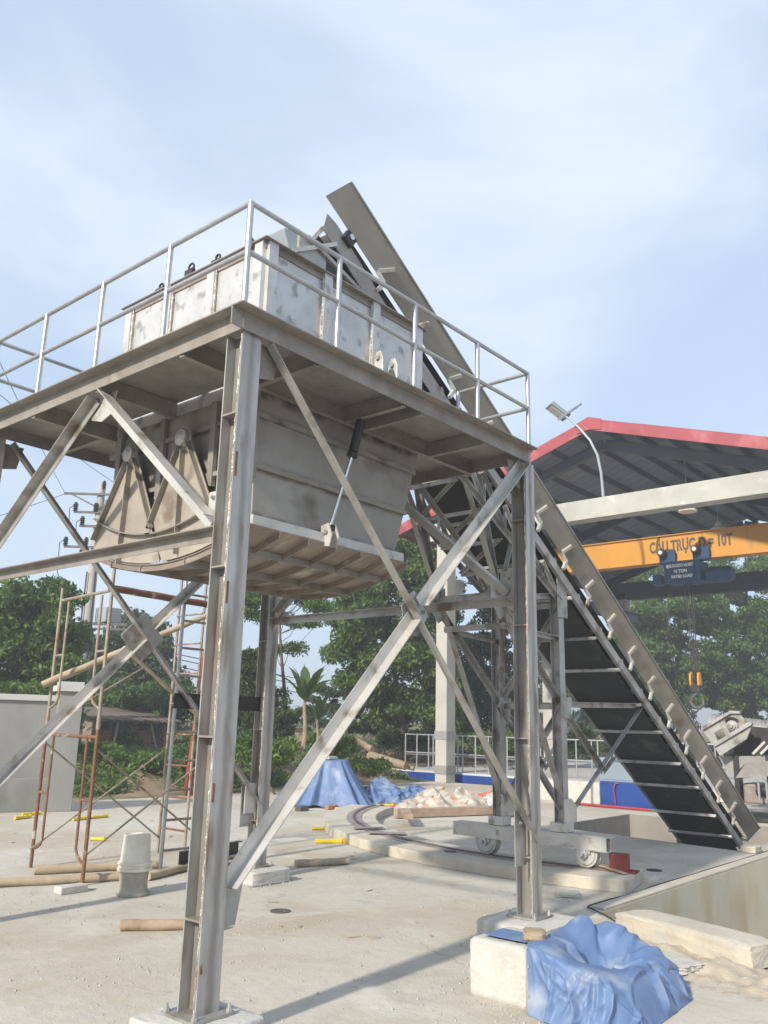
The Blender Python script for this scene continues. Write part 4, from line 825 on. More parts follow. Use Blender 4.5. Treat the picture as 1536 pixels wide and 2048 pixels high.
# ================================================================= CLOTH (settled over real shapes)
def crease(x, y, seed, f=1.):
    r_ = np.random.default_rng(seed); z = 0
    for k in range(7):
        a = r_.uniform(0, 6.3); q = f * r_.uniform(3, 9); z = z + (1 - np.abs(np.sin((x * math.cos(a) + y * math.sin(a)) * q + r_.uniform(0, 6.3) + .8 * np.sin((y - x) * q * .35 + r_.uniform(0, 6))))) ** 3.2 / (q / f) * 3.4
    return z / 3
def drape(name, m, x0, x1, y0, y1, hf, nx=64, ny=64, slack=1.12, steps=170, z0=1.2, seed=1, jitter=.02, thick=.004, parent=None, zstart=None):
    rng = np.random.default_rng(seed); X, Y = np.meshgrid(np.linspace(x0, x1, nx), np.linspace(y0, y1, ny), indexing='ij')
    P = np.stack([X, Y, np.full_like(X, z0)], -1)
    P[..., 2] = np.maximum(hf(X, Y) + .15, .15); P[..., 2] = P[..., 2] + rng.normal(0, jitter, X.shape)
    lx, ly = (x1 - x0) / (nx - 1) * slack, (y1 - y0) / (ny - 1) * slack; ld = math.hypot(lx, ly)
    PV = P.copy(); ep = .012
    def con(a, b, rest, k=.5):
        d = P[b] - P[a]; l = np.linalg.norm(d, axis=-1, keepdims=True) + 1e-9; c = d * ((l - rest) / l) * k; P[a] += c; P[b] -= c
    S = np.s_
    sets = []
    for o in (0, 1):
        n = (nx - o) // 2; sets.append((S[o:o + 2 * n - 1:2], S[o + 1:o + 2 * n:2]))
    setsy = []
    for o in (0, 1):
        n = (ny - o) // 2; setsy.append((S[o:o + 2 * n - 1:2], S[o + 1:o + 2 * n:2]))
    for it in range(steps):
        vel = (P - PV) * .93; PV = P.copy(); P += vel; P[..., 2] -= .0045
        for q in range(5):
            for a, b in sets: con((a, S[:]), (b, S[:]), lx)
            for a, b in setsy: con((S[:], a), (S[:], b), ly)
            for a, b in sets: con((a, S[:-1]), (b, S[1:]), ld, .35); con((a, S[1:]), (b, S[:-1]), ld, .35)
            con((S[:-2], S[:]), (S[2:], S[:]), 2 * lx, .06); con((S[:], S[:-2]), (S[:], S[2:]), 2 * ly, .06)
            h = hf(P[..., 0], P[..., 1]) + ep; pen = h - P[..., 2]; mk = pen > 0
            if mk.any():
                e_ = .01; gx = (hf(P[..., 0] + e_, P[..., 1]) - h + ep) / e_; gy = (hf(P[..., 0], P[..., 1] + e_) - h + ep) / e_
                nn = np.stack([-gx, -gy, np.ones_like(gx)], -1); nl = np.linalg.norm(nn, axis=-1, keepdims=True); nn /= nl
                P = np.where(mk[..., None], P + nn * (pen[..., None] / nl), P)
                P = np.where(mk[..., None], P + (PV - P) * np.array([.35, .35, 0]), P)
    V_ = P.reshape(-1, 3); ii, jj = np.meshgrid(np.arange(nx - 1), np.arange(ny - 1), indexing='ij')
    F_ = np.stack([ii * ny + jj, (ii + 1) * ny + jj, (ii + 1) * ny + jj + 1, ii * ny + jj + 1], -1).reshape(-1, 4)
    o = npmesh(name, V_, F_, m, parent)
    uv = o.data.uv_layers.new(name='UVMap'); U_ = np.stack([X - x0, Y - y0], -1).reshape(-1, 2)
    li = np.zeros(len(o.data.loops), np.int32); o.data.loops.foreach_get('vertex_index', li); uv.data.foreach_set('uv', U_[li].astype(np.float32).ravel())
    ss = o.modifiers.new('smooth', 'SUBSURF'); ss.levels = 1; ss.render_levels = 1
    so = o.modifiers.new('thickness', 'SOLIDIFY'); so.thickness = thick; so.offset = 1
    return o
def sstep(v, a, b): t = np.clip((v - a) / (b - a), 0, 1); return t * t * (3 - 2 * t)
def plate(x, y, x0, x1, y0, y1, e=.05): return sstep(x, x0 - e, x0 + e * .2) * (1 - sstep(x, x1 - e * .2, x1 + e)) * sstep(y, y0 - e, y0 + e * .2) * (1 - sstep(y, y1 - e * .2, y1 + e))
PRF = [  # (front y, back y, profile from the front hem over the edge, hollow and back ridge to the ground)
 (-1.22, -.98, [(2.24, .0), (2.295, .2), (2.318, .42), (2.36, .468), (2.6, .47), (2.85, .47), (3.1, .48), (3.35, .51), (3.55, .40), (3.68, .15), (3.75, .0)]),
 (-1.34, -1.10, [(2.22, .0), (2.29, .2), (2.312, .42), (2.36, .472), (2.6, .475), (2.82, .43), (3.05, .42), (3.35, .53), (3.58, .42), (3.72, .15), (3.8, .0)]),
 (-1.60, -1.42, [(2.18, .0), (2.27, .2), (2.31, .42), (2.38, .47), (2.56, .44), (2.74, .31), (2.98, .17), (3.22, .27), (3.5, .52), (3.76, .25), (3.86, .0)]),
 (-1.85, -1.68, [(2.17, .0), (2.26, .2), (2.31, .40), (2.4, .45), (2.6, .42), (2.78, .32), (3.0, .22), (3.28, .33), (3.55, .44), (3.82, .2), (3.92, .0)]),
 (-2.08, -1.92, [(2.17, .0), (2.25, .18), (2.30, .36), (2.4, .41), (2.6, .40), (2.85, .37), (3.05, .34), (3.3, .36), (3.55, .33), (3.78, .14), (3.88, .0)]),
 (-2.28, -2.12, [(2.22, .0), (2.32, .12), (2.40, .22), (2.5, .26), (2.7, .27), (2.9, .26), (3.1, .26), (3.3, .24), (3.5, .2), (3.66, .08), (3.74, .0)]),
 (-2.42, -2.28, [(2.32, .0), (2.42, .0), (2.52, .0), (2.6, .0), (2.75, .0), (2.95, .0), (3.1, .0), (3.25, .0), (3.4, .0), (3.52, .0), (3.6, .0)])]
def spl(vals, q):
    vals = np.asarray(vals, float); n = len(vals); p = np.clip(q * (n - 1), 0, n - 1.0001); i = p.astype(int); t = p - i; g = lambda k: vals[np.clip(i + k, 0, n - 1)]
    t = t.reshape(t.shape + (1,) * (vals.ndim - 1)); return .5 * (2 * g(0) + (g(1) - g(-1)) * t + (2 * g(-1) - 5 * g(0) + 4 * g(1) - g(2)) * t ** 2 + (3 * g(0) - g(-1) - 3 * g(1) + g(2)) * t ** 3)
NS_, NT_ = 210, 200
rows = spl(np.array([p[2] for p in PRF]), np.linspace(0, 1, NT_)); yfb = spl(np.array([[p[0], p[1]] for p in PRF]), np.linspace(0, 1, NT_)); yfb = np.where(yfb < -1.2, -1.2 + (yfb + 1.2) * .73, yfb)
TP = np.zeros((NT_, NS_, 3)); sq = np.linspace(0, 1, NS_)
for i in range(NT_):
    xz = spl(rows[i], sq); TP[i, :, 0] = xz[:, 0]; TP[i, :, 2] = xz[:, 1] * (1 - .16 * min(1, max(0, (i / NT_ - .18) / .2))); TP[i, :, 1] = yfb[i, 0] + (yfb[i, 1] - yfb[i, 0]) * sq
du = np.gradient(TP, axis=1); dv = np.gradient(TP, axis=0); nn = np.cross(du, dv); nn /= np.linalg.norm(nn, axis=-1, keepdims=True) + 1e-9; nn *= np.sign(nn[..., 2:3] + 1e-6) if (nn[..., 2].mean() > 0) else -np.sign(-nn[..., 2:3] + 1e-6)
SS, TT = np.meshgrid(sq, np.linspace(0, 1, NT_)); yy_ = TP[..., 1]; xx_ = TP[..., 0]
fr = 1 - sstep_(SS, .16, .34)                                     # hanging front: vertical folds
rk = np.random.default_rng(23); fold = np.zeros_like(SS)
def creaseline(s0, t0, ang, ln, A, w_):
    ct, st2 = math.cos(ang), math.sin(ang); ds, dt = SS - s0, TT - t0; al = ds * ct + dt * st2; dd_ = np.abs(-ds * st2 + dt * ct + .25 * al * al / max(ln, .05))
    return A * np.clip(1 - dd_ / w_, 0, 1) ** 1.6 * np.clip(1.15 - (np.abs(al) / ln) ** 2, 0, 1)
for k in range(16): fold += creaseline(rk.uniform(.02, .22), rk.uniform(.1, .95), rk.normal(0, .35), rk.uniform(.10, .24), rk.uniform(.018, .05), rk.uniform(.02, .05))       # folds falling down the front
for k in range(8): fold += creaseline(rk.uniform(.0, .2), rk.uniform(.2, .95), rk.uniform(.6, 2.2), rk.uniform(.1, .25), rk.uniform(.012, .03), rk.uniform(.02, .04))
cr = crease(xx_, yy_, 21, .9) * .022
for k in range(34): cr = cr + creaseline(rk.uniform(.28, .97), rk.uniform(.08, .95), rk.uniform(0, 3.14), rk.uniform(.08, .26), rk.uniform(.012, .045), rk.uniform(.02, .055)) * rk.choice((1, 1, -1))
lim = sstep_(TT, 0, .06) * (.25 + .75 * sstep_(TT, .1, .25)) * (1 - sstep_(TT, .93, 1)); top_ = 1 - fr
disp = (fold * fr + cr * top_ * (.35 + .65 * sstep_(SS, .38, .5)) + cr * .35 * fr) * lim
TP = TP + nn * disp[..., None]; TP[..., 2] = np.maximum(TP[..., 2], .006) + np.where((SS < .01) | (SS > .99), 0, .002)
FQ = np.array([(i * NS_ + j, (i + 1) * NS_ + j, (i + 1) * NS_ + j + 1, i * NS_ + j + 1) for i in range(NT_ - 1) for j in range(NS_ - 1)])
t_ = npmesh('blue_tarp', TP.reshape(-1, 3), FQ, 'tarp_blue'); so_ = t_.modifiers.new('thickness', 'SOLIDIFY'); so_.thickness = .004
for j in (14, 32, 50, 68):
    p = Vector(TP[4, j]); nr = Vector(nn[4, j]); MB().lathe(p + nr * .003, nr, [(.008, 0), (.016, 0), (.016, .003), (.008, .003)], 12).build('eyelet', 'galvanised', t_)
tag(t_, 'crumpled blue tarp bundled over the concrete block in the foreground', 'tarp')
tag(drape('blue_tarp', 'tarp_blue', 2.44, 2.72, -1.08, -.70, lambda x, y: .45 * plate(x, y, 2.34, 2.95, -2.3, -.59, .04), 22, 26, 1.05, 90, seed=8), 'small flap of blue tarp lying on top of the concrete block', 'tarp')
tag(rough_block('flat_stone', 2.50, 2.72, -1.16, -.98, .46, .53, 'timber', .006, 6, .02, 21, rotz=.5), 'flat sandy stone holding down the tarp flap', 'stone')
cth = np.linspace(0, 2 * math.pi, 241)[:-1]; rc2 = np.random.default_rng(5); ph = rc2.uniform(0, 6.3, 12)
CV = []; NRr = 34
for i in range(NRr):
    q = i / (NRr - 1)
    if q < .2: rad = .46 * q / .2; z = 1.17 - .02 * (q / .2) ** 2
    elif q < .86: t = (q - .2) / .66; rad = .46 + .72 * t ** 1.12; z = 1.15 * (1 - t) ** 1.08 + .03
    else: t = (q - .86) / .14; rad = 1.18 + .28 * t; z = .03 - .015 * t
    fa = np.clip((rad - .36) / .8, 0, 1) * (1 if q < .86 else 1.0)
    tw = cth + .28 * np.sin(2 * cth + 1) + .16 * np.sin(5 * cth + 2) + .05 * q * np.sin(3 * cth)
    fold = .085 * np.sin(11 * tw + ph[0] + .5 * np.sin(3 * cth)) + .05 * np.sin(17 * tw + ph[1]) + .03 * np.sin(29 * tw + ph[2]) + .05 * crease(2.2 * np.cos(tw) * rad, 2.2 * np.sin(tw) * rad + q, 4, 1.2) + .08 * np.sin(4 * cth + ph[3])
    fold = np.sign(fold) * np.abs(fold) ** .85
    r_ = rad + fold * fa + rc2.normal(0, .004, 240); zz = np.full(240, z) + np.clip(q - .86, 0, 1) * .5 * np.abs(np.sin(9 * cth + ph[4])) + .012 * np.sin(7 * cth + q * 20 + ph[5]) * fa
    CV.append(np.stack([13.6 + r_ * np.cos(cth), 11.75 + r_ * np.sin(cth), np.maximum(zz, .012)], -1))
CV = np.concatenate(CV); CF_ = [(i * 240 + j, i * 240 + (j + 1) % 240, (i + 1) * 240 + (j + 1) % 240, (i + 1) * 240 + j) for i in range(NRr - 1) for j in range(240)]
t_ = npmesh('blue_tarp', CV, CF_, 'tarp_blue')
tag(t_, 'blue tarp draped as a cone over a tall heap', 'tarp')
tag(MB().box(13.35, 13.68, 11.55, 11.78, 1.18, 1.25).build('brick', 'concrete', bevel=.01), 'pale brick weighing down the cone of blue tarp', 'brick')
def rumple(name, m, cx, cy_, rx, ry, humps, amp, seed, f=1., rot=0.):
    r_ = np.random.default_rng(seed); NR_, NT = 70, 200; th = np.linspace(0, 2 * math.pi, NT + 1)[:-1]; ca, sa = math.cos(rot), math.sin(rot)
    edge_ = 1 + .10 * np.sin(3 * th + r_.uniform(0, 6)) + .07 * np.sin(7 * th + r_.uniform(0, 6)) + .05 * np.sin(13 * th + r_.uniform(0, 6)) + .03 * np.sin(23 * th + r_.uniform(0, 6))
    V_ = []
    for i in range(NR_):
        q = (i / (NR_ - 1)); lx, ly = q * edge_ * rx * np.cos(th), q * edge_ * ry * np.sin(th); x, y = cx + lx * ca - ly * sa, cy_ + lx * sa + ly * ca
        h = 0
        for hx_, hy_, hr, hh in humps: h = np.maximum(h, hh * np.exp(-(((x - hx_) ** 2 + (y - hy_) ** 2) / hr ** 2)))
        fa = (1 - q ** 6); c_ = crease(x, y, seed, f); c2 = crease(x * 1.3 + 2, y, seed + 50, f * 2.6); z = h * (.82 + .3 * c_) + amp * (c_ + .45 * c2) * (.35 + h * 1.3); z = z * fa + .012
        w_ = amp * .9; x = x + w_ * np.sin(y * 9 * f + 3 * c_) * fa; y = y + w_ * np.cos(x * 8 * f + 2 * c_) * fa
        V_.append(np.stack([x, y, z], -1))
    V_ = np.concatenate(V_); F_ = [(i * NT + j, i * NT + (j + 1) % NT, (i + 1) * NT + (j + 1) % NT, (i + 1) * NT + j) for i in range(NR_ - 1) for j in range(NT)]
    o = npmesh(name, V_, F_, m); uv = o.data.uv_layers.new(name='UVMap'); li = np.zeros(len(o.data.loops), np.int32); o.data.loops.foreach_get('vertex_index', li)
    U_ = V_[:, :2] + np.stack([V_[:, 2] * .8, V_[:, 2] * .6], -1); uv.data.foreach_set('uv', U_[li].astype(np.float32).ravel()); return o
tag(rumple('blue_tarp', 'tarp_blue', 15.65, 11.2, 1.6, .95, [(15.3, 11.3, .6, .62), (16.4, 11.0, .55, .36), (14.7, 10.9, .4, .2)], .16, 6, 1.1, -.1), 'low rumpled blue tarp beside the tarp cone', 'tarp')
tag(rumple('striped_tarp', 'tarp_striped', 14.95, 8.95, 1.45, 1.0, [(14.75, 9.1, .55, .55), (15.5, 8.6, .55, .5), (14.0, 9.3, .4, .28), (15.1, 9.5, .4, .4)], .13, 7, 1.0, -.35), 'heap of orange, white and green striped tarpaulin', 'tarp')
tag(rumple('white_sack', 'white_sack', 16.6, 8.2, .85, .75, [(16.65, 8.3, .5, .4)], .14, 9, 1.6), 'white plastic sheet heaped beside the striped tarp', 'plastic sheet')
tag(rumple('orange_sheet', 'orange_cloth', 18.1, 9.3, 1.2, 1.0, [(18, 9.3, .6, .3)], .1, 10, 1.2), 'orange cloth spread behind the striped heap', 'cloth')
tag(rumple('orange_sheet', 'orange_cloth', 14.6, 10.35, .85, .34, [(14.6, 10.3, .4, .06)], .05, 11, 1.5), 'strip of orange cloth under the low blue tarp', 'cloth')
# planks by the heap
tag(MB().obox((13.75, 7.75, .12), (1.5, -.55, 0), (.03, .08, 0), (0, 0, .1)).build('timber_plank', 'timber', bevel=.01), 'long timber plank on edge in front of the striped heap', 'plank')
tag(MB().obox((11.6, 7.45, .22), (.55, .5, 0), (.07, -.08, 0), (0, 0, .05)).build('timber_plank', 'timber', bevel=.01), 'short weathered timber lying at the inner kerb', 'plank')
tag(MB().lathe((15.0, 6.85, 0.02), (0, 0, 1), [(.16, 0), (.27, .18), (.29, .2), (.25, .19)], 18).build('basin', 'rust', smooth=True), 'small brown basin beside the timber plank', 'basin')

# ================================================================= LEFT YARD: SCAFFOLD, BUCKET, POLES
sc = thing('scaffold', (2.67, 6.55, 0), 'rusty two-lift tubular scaffold frame left of the near column', 'scaffold')
pa, pb = Vector((2.78, 7.40, 0)), Vector((2.58, 5.68, 0))
def tb_(p0, p1, r_, m, par=sc, name='tube'): return MB().tube(p0, p1, r_, n=10).build(name, m, par, smooth=True)
def at(q, z, k=0.): d = (pb - pa).normalized() * k; return Vector((q.x + d.x, q.y + d.y, z))
for q, sg in ((pa, 1), (pb, -1)):
    tb_(at(q, 0), at(q, 2.05), .026, 'rust', name='post'); tb_(at(q, 2.07), at(q, 4.1 + (.12 if sg < 0 else 0)), .025, 'scaffold_grey', name='post'); tb_(at(q, 1.98), at(q, 2.14), .031, 'scaffold_grey', name='sleeve')
    for z0, m in ((0, 'rust'), (2.0, 'scaffold_grey')):
        d = .30 * sg
        MB().path([at(q, z0 + 1.86, d)] + [at(q, z, d) for z in (z0 + 1.2, z0 + .55, z0 + .42)] + [at(q, z0 + .34, d * .8), at(q, z0 + .28, d * .35), at(q, z0 + .26, 0)], .019, 8).build('inner_post', m, sc, smooth=True)
        tb_(at(q, z0 + 1.05), at(q, z0 + 1.05, d), .018, m, name='rung')
tb_(at(pa, 1.88), at(pb, 1.88), .024, 'rust', name='ledger'); tb_(at(pa, 3.9), at(pb, 3.9), .024, 'scaffold_grey', name='ledger')
sc2 = thing('scaffold_ladder', (4.4, 5.8, 0), 'bright steel ladder frame of the scaffold behind the near column', 'scaffold')
p0, p1 = Vector((3.88, 5.8, 0)), Vector((4.95, 5.8, 0))
for q in (p0, p1): MB().tube(q, q + Vector((.06, 0, 4.9)), .028, n=10).build('stile', 'galvanised', sc2, smooth=True)
for i in range(11): z = .30 + i * .415; MB().tube((3.88 + .012 * z, 5.8, z), (4.95 + .012 * z, 5.8, z), .019, n=8).build('rung', 'scaffold_grey', sc2, smooth=True)
sc3 = thing('scaffold', (4.95, 7.3, 0), 'grey rear scaffold frame with rungs behind the ladder frame', 'scaffold')
for y in (7.4, 6.7):
    tb_((4.98, y, 0), (5.02, y, 4.6), .024, 'scaffold_grey', sc3, 'post')
for i in range(8): tb_((4.98, 6.7, .4 + i * .5), (4.98, 7.4, .4 + i * .5), .017, 'rust' if i < 4 else 'scaffold_grey', sc3, 'rung')
for nm, a, b, lb in (('cross_brace', (2.62, 5.74, .36), (4.9, 5.76, 1.80), 'near rising diagonal'), ('cross_brace', (2.62, 5.72, 1.72), (4.9, 5.74, .16), 'near falling diagonal'), ('cross_brace', (2.72, 7.36, .26), (4.97, 7.36, 1.66), 'far rising diagonal'), ('cross_brace', (2.77, 7.38, 1.76), (4.97, 7.38, .24), 'far falling diagonal'), ('cross_brace', (2.72, 6.6, 2.25), (3.9, 6.6, 2.95), 'upper rising diagonal')):
    tag(MB().tube(a, b, .014, n=8).build(nm, 'scaffold_grey', smooth=True), f'{lb} of the thin scaffold cross braces at left', 'brace')
def pole(name, pts, r0, r1, m, knots=True, seed=0):
    r_ = random.Random(seed); P = [Vector(pts[0]).lerp(Vector(pts[-1]), i / 14) for i in range(15)]
    rad = [r0 + (r1 - r0) * i / 14 for i in range(15)]
    Q, W = [], []
    for i, (p, w_) in enumerate(zip(P, rad)):
        j = Vector((r_.uniform(-1, 1), r_.uniform(-1, 1), r_.uniform(-1, 1))) * .006
        Q.append(p + j); W.append(w_ * (1.14 if knots and i % 4 == 2 else r_.uniform(.95, 1.03)))
    return MB().path(Q, W, 10).build(name, m, smooth=True)
tag(pole('steel_pipe', [(2.55, 5.7, 3.93), (4.95, 5.75, 3.9)], .055, .055, 'rust', False), 'thick rusty pipe laid across the top of the scaffold', 'pipe')
tag(pole('bamboo_pole', [(2.62, 7.38, 2.60), (4.95, 5.95, 3.98)], .055, .042, 'bamboo', True, 4), 'bamboo pole rising through the scaffold frames', 'pole')
tag(pole('bamboo_pole', [(3.45, 6.6, 3.2), (5.3, 6.6, 2.0)], .03, .03, 'bamboo', True, 5), 'thin bamboo pole sloping down behind the bracing gusset', 'pole')
tag(pole('bamboo_pole', [(2.52, 6.82, .06), (4.1, 6.15, .06)], .062, .055, 'bamboo', True, 6), 'bamboo pole lying on the ground, farther one left of the bucket', 'pole')
tag(pole('bamboo_pole', [(1.35, 6.45, .055), (3.5, 5.5, .055)], .055, .05, 'bamboo', True, 7), 'bamboo pole lying on the ground, nearer one left of the bucket', 'pole')
tag(pole('bamboo_pole', [(3.4, 5.4, .05), (5.6, 6.2, .05)], .05, .045, 'bamboo', True, 17), 'bamboo pole lying on the ground right of the bucket', 'pole')
tag(pole('timber_log', [(1.56, 3.22, .055), (2.35, 2.55, .055)], .058, .05, 'timber', False, 8), 'short peeled log on the yard behind the near column', 'log')
tag(pole('timber_log', [(5.7, 4.9, .05), (6.5, 4.55, .05)], .06, .05, 'bamboo', True, 9), 'short bamboo offcut on the yard behind the rear column', 'pole')
bk = thing('plastic_bucket', (2.72, 4.75, 0), 'cement-crusted white bucket with another bucket upturned on it', 'bucket')
bx_, by_ = 2.72, 4.75
MB().lathe((bx_, by_, 0), (0, 0, 1), [(.17, 0), (.205, .004), (.21, .03), (.19, .045), (.178, .06), (.172, .16), (.18, .285), (.16, .285)], 28).build('bucket_body', 'cement_crust', bk, smooth=True)
MB().lathe((bx_, by_, .30), (0, 0, 1), [(.195, -.012), (.215, -.008), (.216, .025), (.20, .03), (.196, .065), (.214, .068), (.214, .085), (.19, .095), (.184, .13), (.163, .40), (.158, .415), (.15, .418), (.146, .41), (.02, .408)], 32).build('bucket_body', 'plastic_white', bk, smooth=True)
tag(MB().box(2.05, 2.42, 5.28, 5.46, 0, .09).build('brick', 'concrete', bevel=.012), 'grey brick under the right leg of the rusty scaffold', 'brick')
tag(MB().box(4.15, 4.32, 7.0, 7.2, 0, .1).build('brick', 'concrete', bevel=.012), 'small grey brick on the yard by the scaffold ladder', 'brick')
tag(MB().box(11.55, 11.85, 10.75, 10.95, 0, .13).build('brick', 'drain_iron', bevel=.015), 'dark stone block near the blue tarp cone', 'brick')
tag(MB().box(12.4, 12.75, 10.6, 10.75, 0, .11).build('brick', 'brick', bevel=.015), 'red brick at the hem of the blue tarp cone', 'brick')
tag(MB().chan((4.0, 5.55, .22), (5.4, 5.9, .22), .08, .18, .01, (0, -1, 0)).build('steel_channel', 'black_steel'), 'dark steel channel lying behind the bucket', 'steel section')
tag(MB().lathe((3.40, 2.78, .002), (0, 0, 1), [(.12, 0), (.12, .008), (.09, .009), (.09, .006), (.01, .006)], 20).build('drain_cover', 'drain_iron'), 'round iron drain cover set in the yard behind the near column', 'drain cover')
tag(MB().lathe((9.75, .95, .002), (0, 0, 1), [(.12, 0), (.12, .008), (.02, .006)], 20).build('drain_cover', 'black_steel'), 'round dark drain hole behind the red rail stop', 'drain cover')
tag(MB().lathe((7.85, 3.55, .178), (0, 0, 1), [(.1, 0), (.1, .006), (.02, .006)], 14).build('drain_cover', 'black_steel'), 'flat dark disc on top of the curved kerb', 'drain cover')
# yellow plastic tubes: a sleeve with a collar
YP = [((5.62, 13.15), .35, 'yellow plastic tube near the grey wall, left one of the pair'), ((6.1, 13.7), .1, 'yellow plastic tube near the grey wall, right one of the pair'), ((6.45, 12.25), .25, 'yellow tube between the scaffold posts, left of two in line'), ((6.95, 12.35), .2, 'yellow tube between the scaffold posts, right of two in line'),
      ((5.0, 9.25), -.9, 'yellow plastic piece beside the scaffold cross braces'), ((9.30, 7.85), -.55, 'yellow tube with a collar close to the curved kerb'), ((8.0, 6.40), -.7, 'plain yellow tube lying nearer than the collared one'), ((8.62, 6.33), -.6, 'short yellow stub against the curved kerb'),
      ((7.55, 3.45), -1.2, 'yellow tube alone in front of the curved kerb'), ((14.25, 10.35), -.9, 'yellow tube on the track beside the striped heap'), ((12.75, 10.45), -.5, 'yellow tube at the hem of the blue tarp cone')]
src = None
for i, ((x, y), an, lb) in enumerate(YP):
    t_ = thing('yellow_tube', (x, y, .035), lb, 'plastic tube', 'yellow plastic tubes scattered on the yard'); t_.rotation_euler = (0, 0, an)
    k = .55 if 'stub' in lb or 'piece' in lb else 1
    if src is None:
        WORLD_LOC[t_.name] = Vector((0, 0, 0))
        src = (MB().lathe((-.2, 0, 0), (1, 0, 0), [(.02, 0), (.034, .005), (.034, .27), (.04, .275), (.04, .4), (.03, .405)], 12).build('sleeve', 'yellow_plastic', t_, smooth=True), MB().lathe((.21, 0, 0), (1, 0, 0), [(.043, 0), (.048, .01), (.048, .05), (.03, .055)], 12).build('collar', 'yellow_plastic', t_, smooth=True))
    else:
        for s_ in src:
            c_ = s_.copy(); COL.objects.link(c_); c_.parent = t_; c_.location = s_.location; 
    t_.scale = (k * (1.25 if i == 6 else 1),) * 3
    if k < 1: t_.scale = (k, 1, 1)
# loose grit on the slab
n = 9000; gx = RNG.uniform(-1, 13, n); gy = RNG.uniform(-2.2, 15.5, n)
cl_ = RNG.integers(0, 90, n); cx_ = RNG.uniform(0, 13, 90); cy_ = RNG.uniform(-1.5, 14, 90); near = RNG.random(n) < .6
gx = np.where(near, cx_[cl_] + RNG.normal(0, .35, n), gx); gy = np.where(near, cy_[cl_] + RNG.normal(0, .35, n), gy)
k = 1800; fo = np.array([(0.1, .1), (BX + .1, .1), (BX + .1, CY + .1), (2.6, -1.3)])[RNG.integers(0, 4, k)]; an = RNG.uniform(0, 6.3, k); rd = .42 + np.abs(RNG.normal(0, .18, k))
gx = np.concatenate([gx, fo[:, 0] + rd * np.cos(an)]); gy = np.concatenate([gy, fo[:, 1] + rd * np.sin(an)])
ok = ~((gy < .35) & (gx > 5.0)) & ~((gx > 13) & (gy < 5.4)) & ~((np.hypot(gx - TC.x, gy - TC.y) < RO + .02) & (np.hypot(gx - TC.x, gy - TC.y) > RI - .02)) & ~((gx > 2.3) & (gx < 3) & (gy < -.5) & (gy > -2.4)); gx, gy = gx[ok], gy[ok]; n = len(gx)
sz = .005 + .016 * RNG.random(n) ** 4 + .002
ct = np.stack([gx, gy, sz * .25], -1); T4 = np.array([(1, 0, -.6), (-.5, .87, -.6), (-.5, -.87, -.6), (0, 0, .8)])
V_ = (ct[:, None] + T4[None] * sz[:, None, None] * RNG.uniform(.6, 1.4, (n, 4, 1)))
th = RNG.uniform(0, 6.3, n); F3 = np.array([(0, 1, 3), (1, 2, 3), (2, 0, 3), (2, 1, 0)]); F_ = (np.arange(n)[:, None, None] * 4 + F3[None]).reshape(-1, 3)
o = npmesh('loose_grit', V_.reshape(-1, 3), F_, 'gravel', smooth=False); tag(o, 'loose grit and cement crumbs scattered over the yard', 'grit', kind='stuff')
rs = random.Random(12)
mb = MB()
for i in range(60):
    x, y = rs.uniform(.5, 9), rs.uniform(-.5, 13)
    if math.hypot(x - TC.x, y - TC.y) < RO + .15: continue
    a = rs.uniform(0, 3.1); L_ = rs.uniform(.03, .16); d = Vector((math.cos(a), math.sin(a), 0)); mb.obox((x, y, .006), d * L_ / 2, Vector((-d.y, d.x, 0)) * rs.uniform(.004, .014), (0, 0, .004))
tag(mb.build('wood_scraps', 'timber'), 'small wood splinters and chips scattered over the yard', 'debris', kind='stuff')

# ================================================================= RIGHT BACKGROUND: MACHINES, FENCE
def PX(u, v, depth): return CP + (CF + CR * ((u - 768) / FPX) - CU * ((v - 1024) / FPX)) * depth      # survey: where a sighted point stands at a given distance
def PXX(u, v, x): d = CF + CR * ((u - 768) / FPX) - CU * ((v - 1024) / FPX); return CP + d * ((x - CP.x) / d.x)
bm_ = thing('blue_machine_box', (20.2, 5.75, 0), 'blue steel machine housing standing behind the conveyor foot', 'machine box')
MB().box(19.5, 20.9, 4.84, 6.66, 0, .70).build('housing', 'blue_paint', bm_, bevel=.015)
MB().box(19.485, 19.498, 5.1, 5.16, .2, .42).build('door_handle', 'galvanised', bm_)
MB().box(19.488, 19.499, 4.98, 5.0, .04, .66).build('door_gap', 'black_steel', bm_)
cb_ = thing('control_cabinet', (20.1, 6.1, .7), 'light grey control cabinet on top of the blue machine housing', 'cabinet')
MB().box(19.6, 20.6, 5.55, 6.7, .702, 1.36).build('cabinet_body', 'cabinet_blue', cb_, bevel=.012)
MB().box(19.588, 19.599, 5.62, 6.63, .76, 1.30).build('cabinet_door', 'cabinet_blue', cb_, bevel=.004)
tag(MB().path([(19.3, 7.3, .05), (19.3, 6.9, .05), (19.28, 6.3, .05), (19.26, 5.2, .05), (19.2, 4.3, .05), (19.1, 3.9, .06)], .035, 10).build('red_pipe', 'red_paint', smooth=True), 'red pipe on the ground along the blue housing', 'pipe')
tag(MB().path([(19.42, 6.15, .06), (19.42, 6.18, .35), (19.42, 6.2, .55), (19.43, 6.15, .66), (19.47, 6.05, .69)], .018, 10).build('red_pipe', 'red_paint', smooth=True), 'red pipe rising up the front of the blue housing', 'pipe')
tag(rough_block('concrete_plinth', 20.2, 21.2, 7.0, 9.9, 0, .62, 'concrete_white', .01, 8, .02, 31), 'pale low concrete plinth left of the blue housing', 'plinth')
tag(rough_block('rubble_bag', 18.6, 19.1, 3.6, 4.2, 0, .2, 'white_sack', .04, 8, .05, 32), 'small pale rubble bag at the end of the red pipe', 'bag')
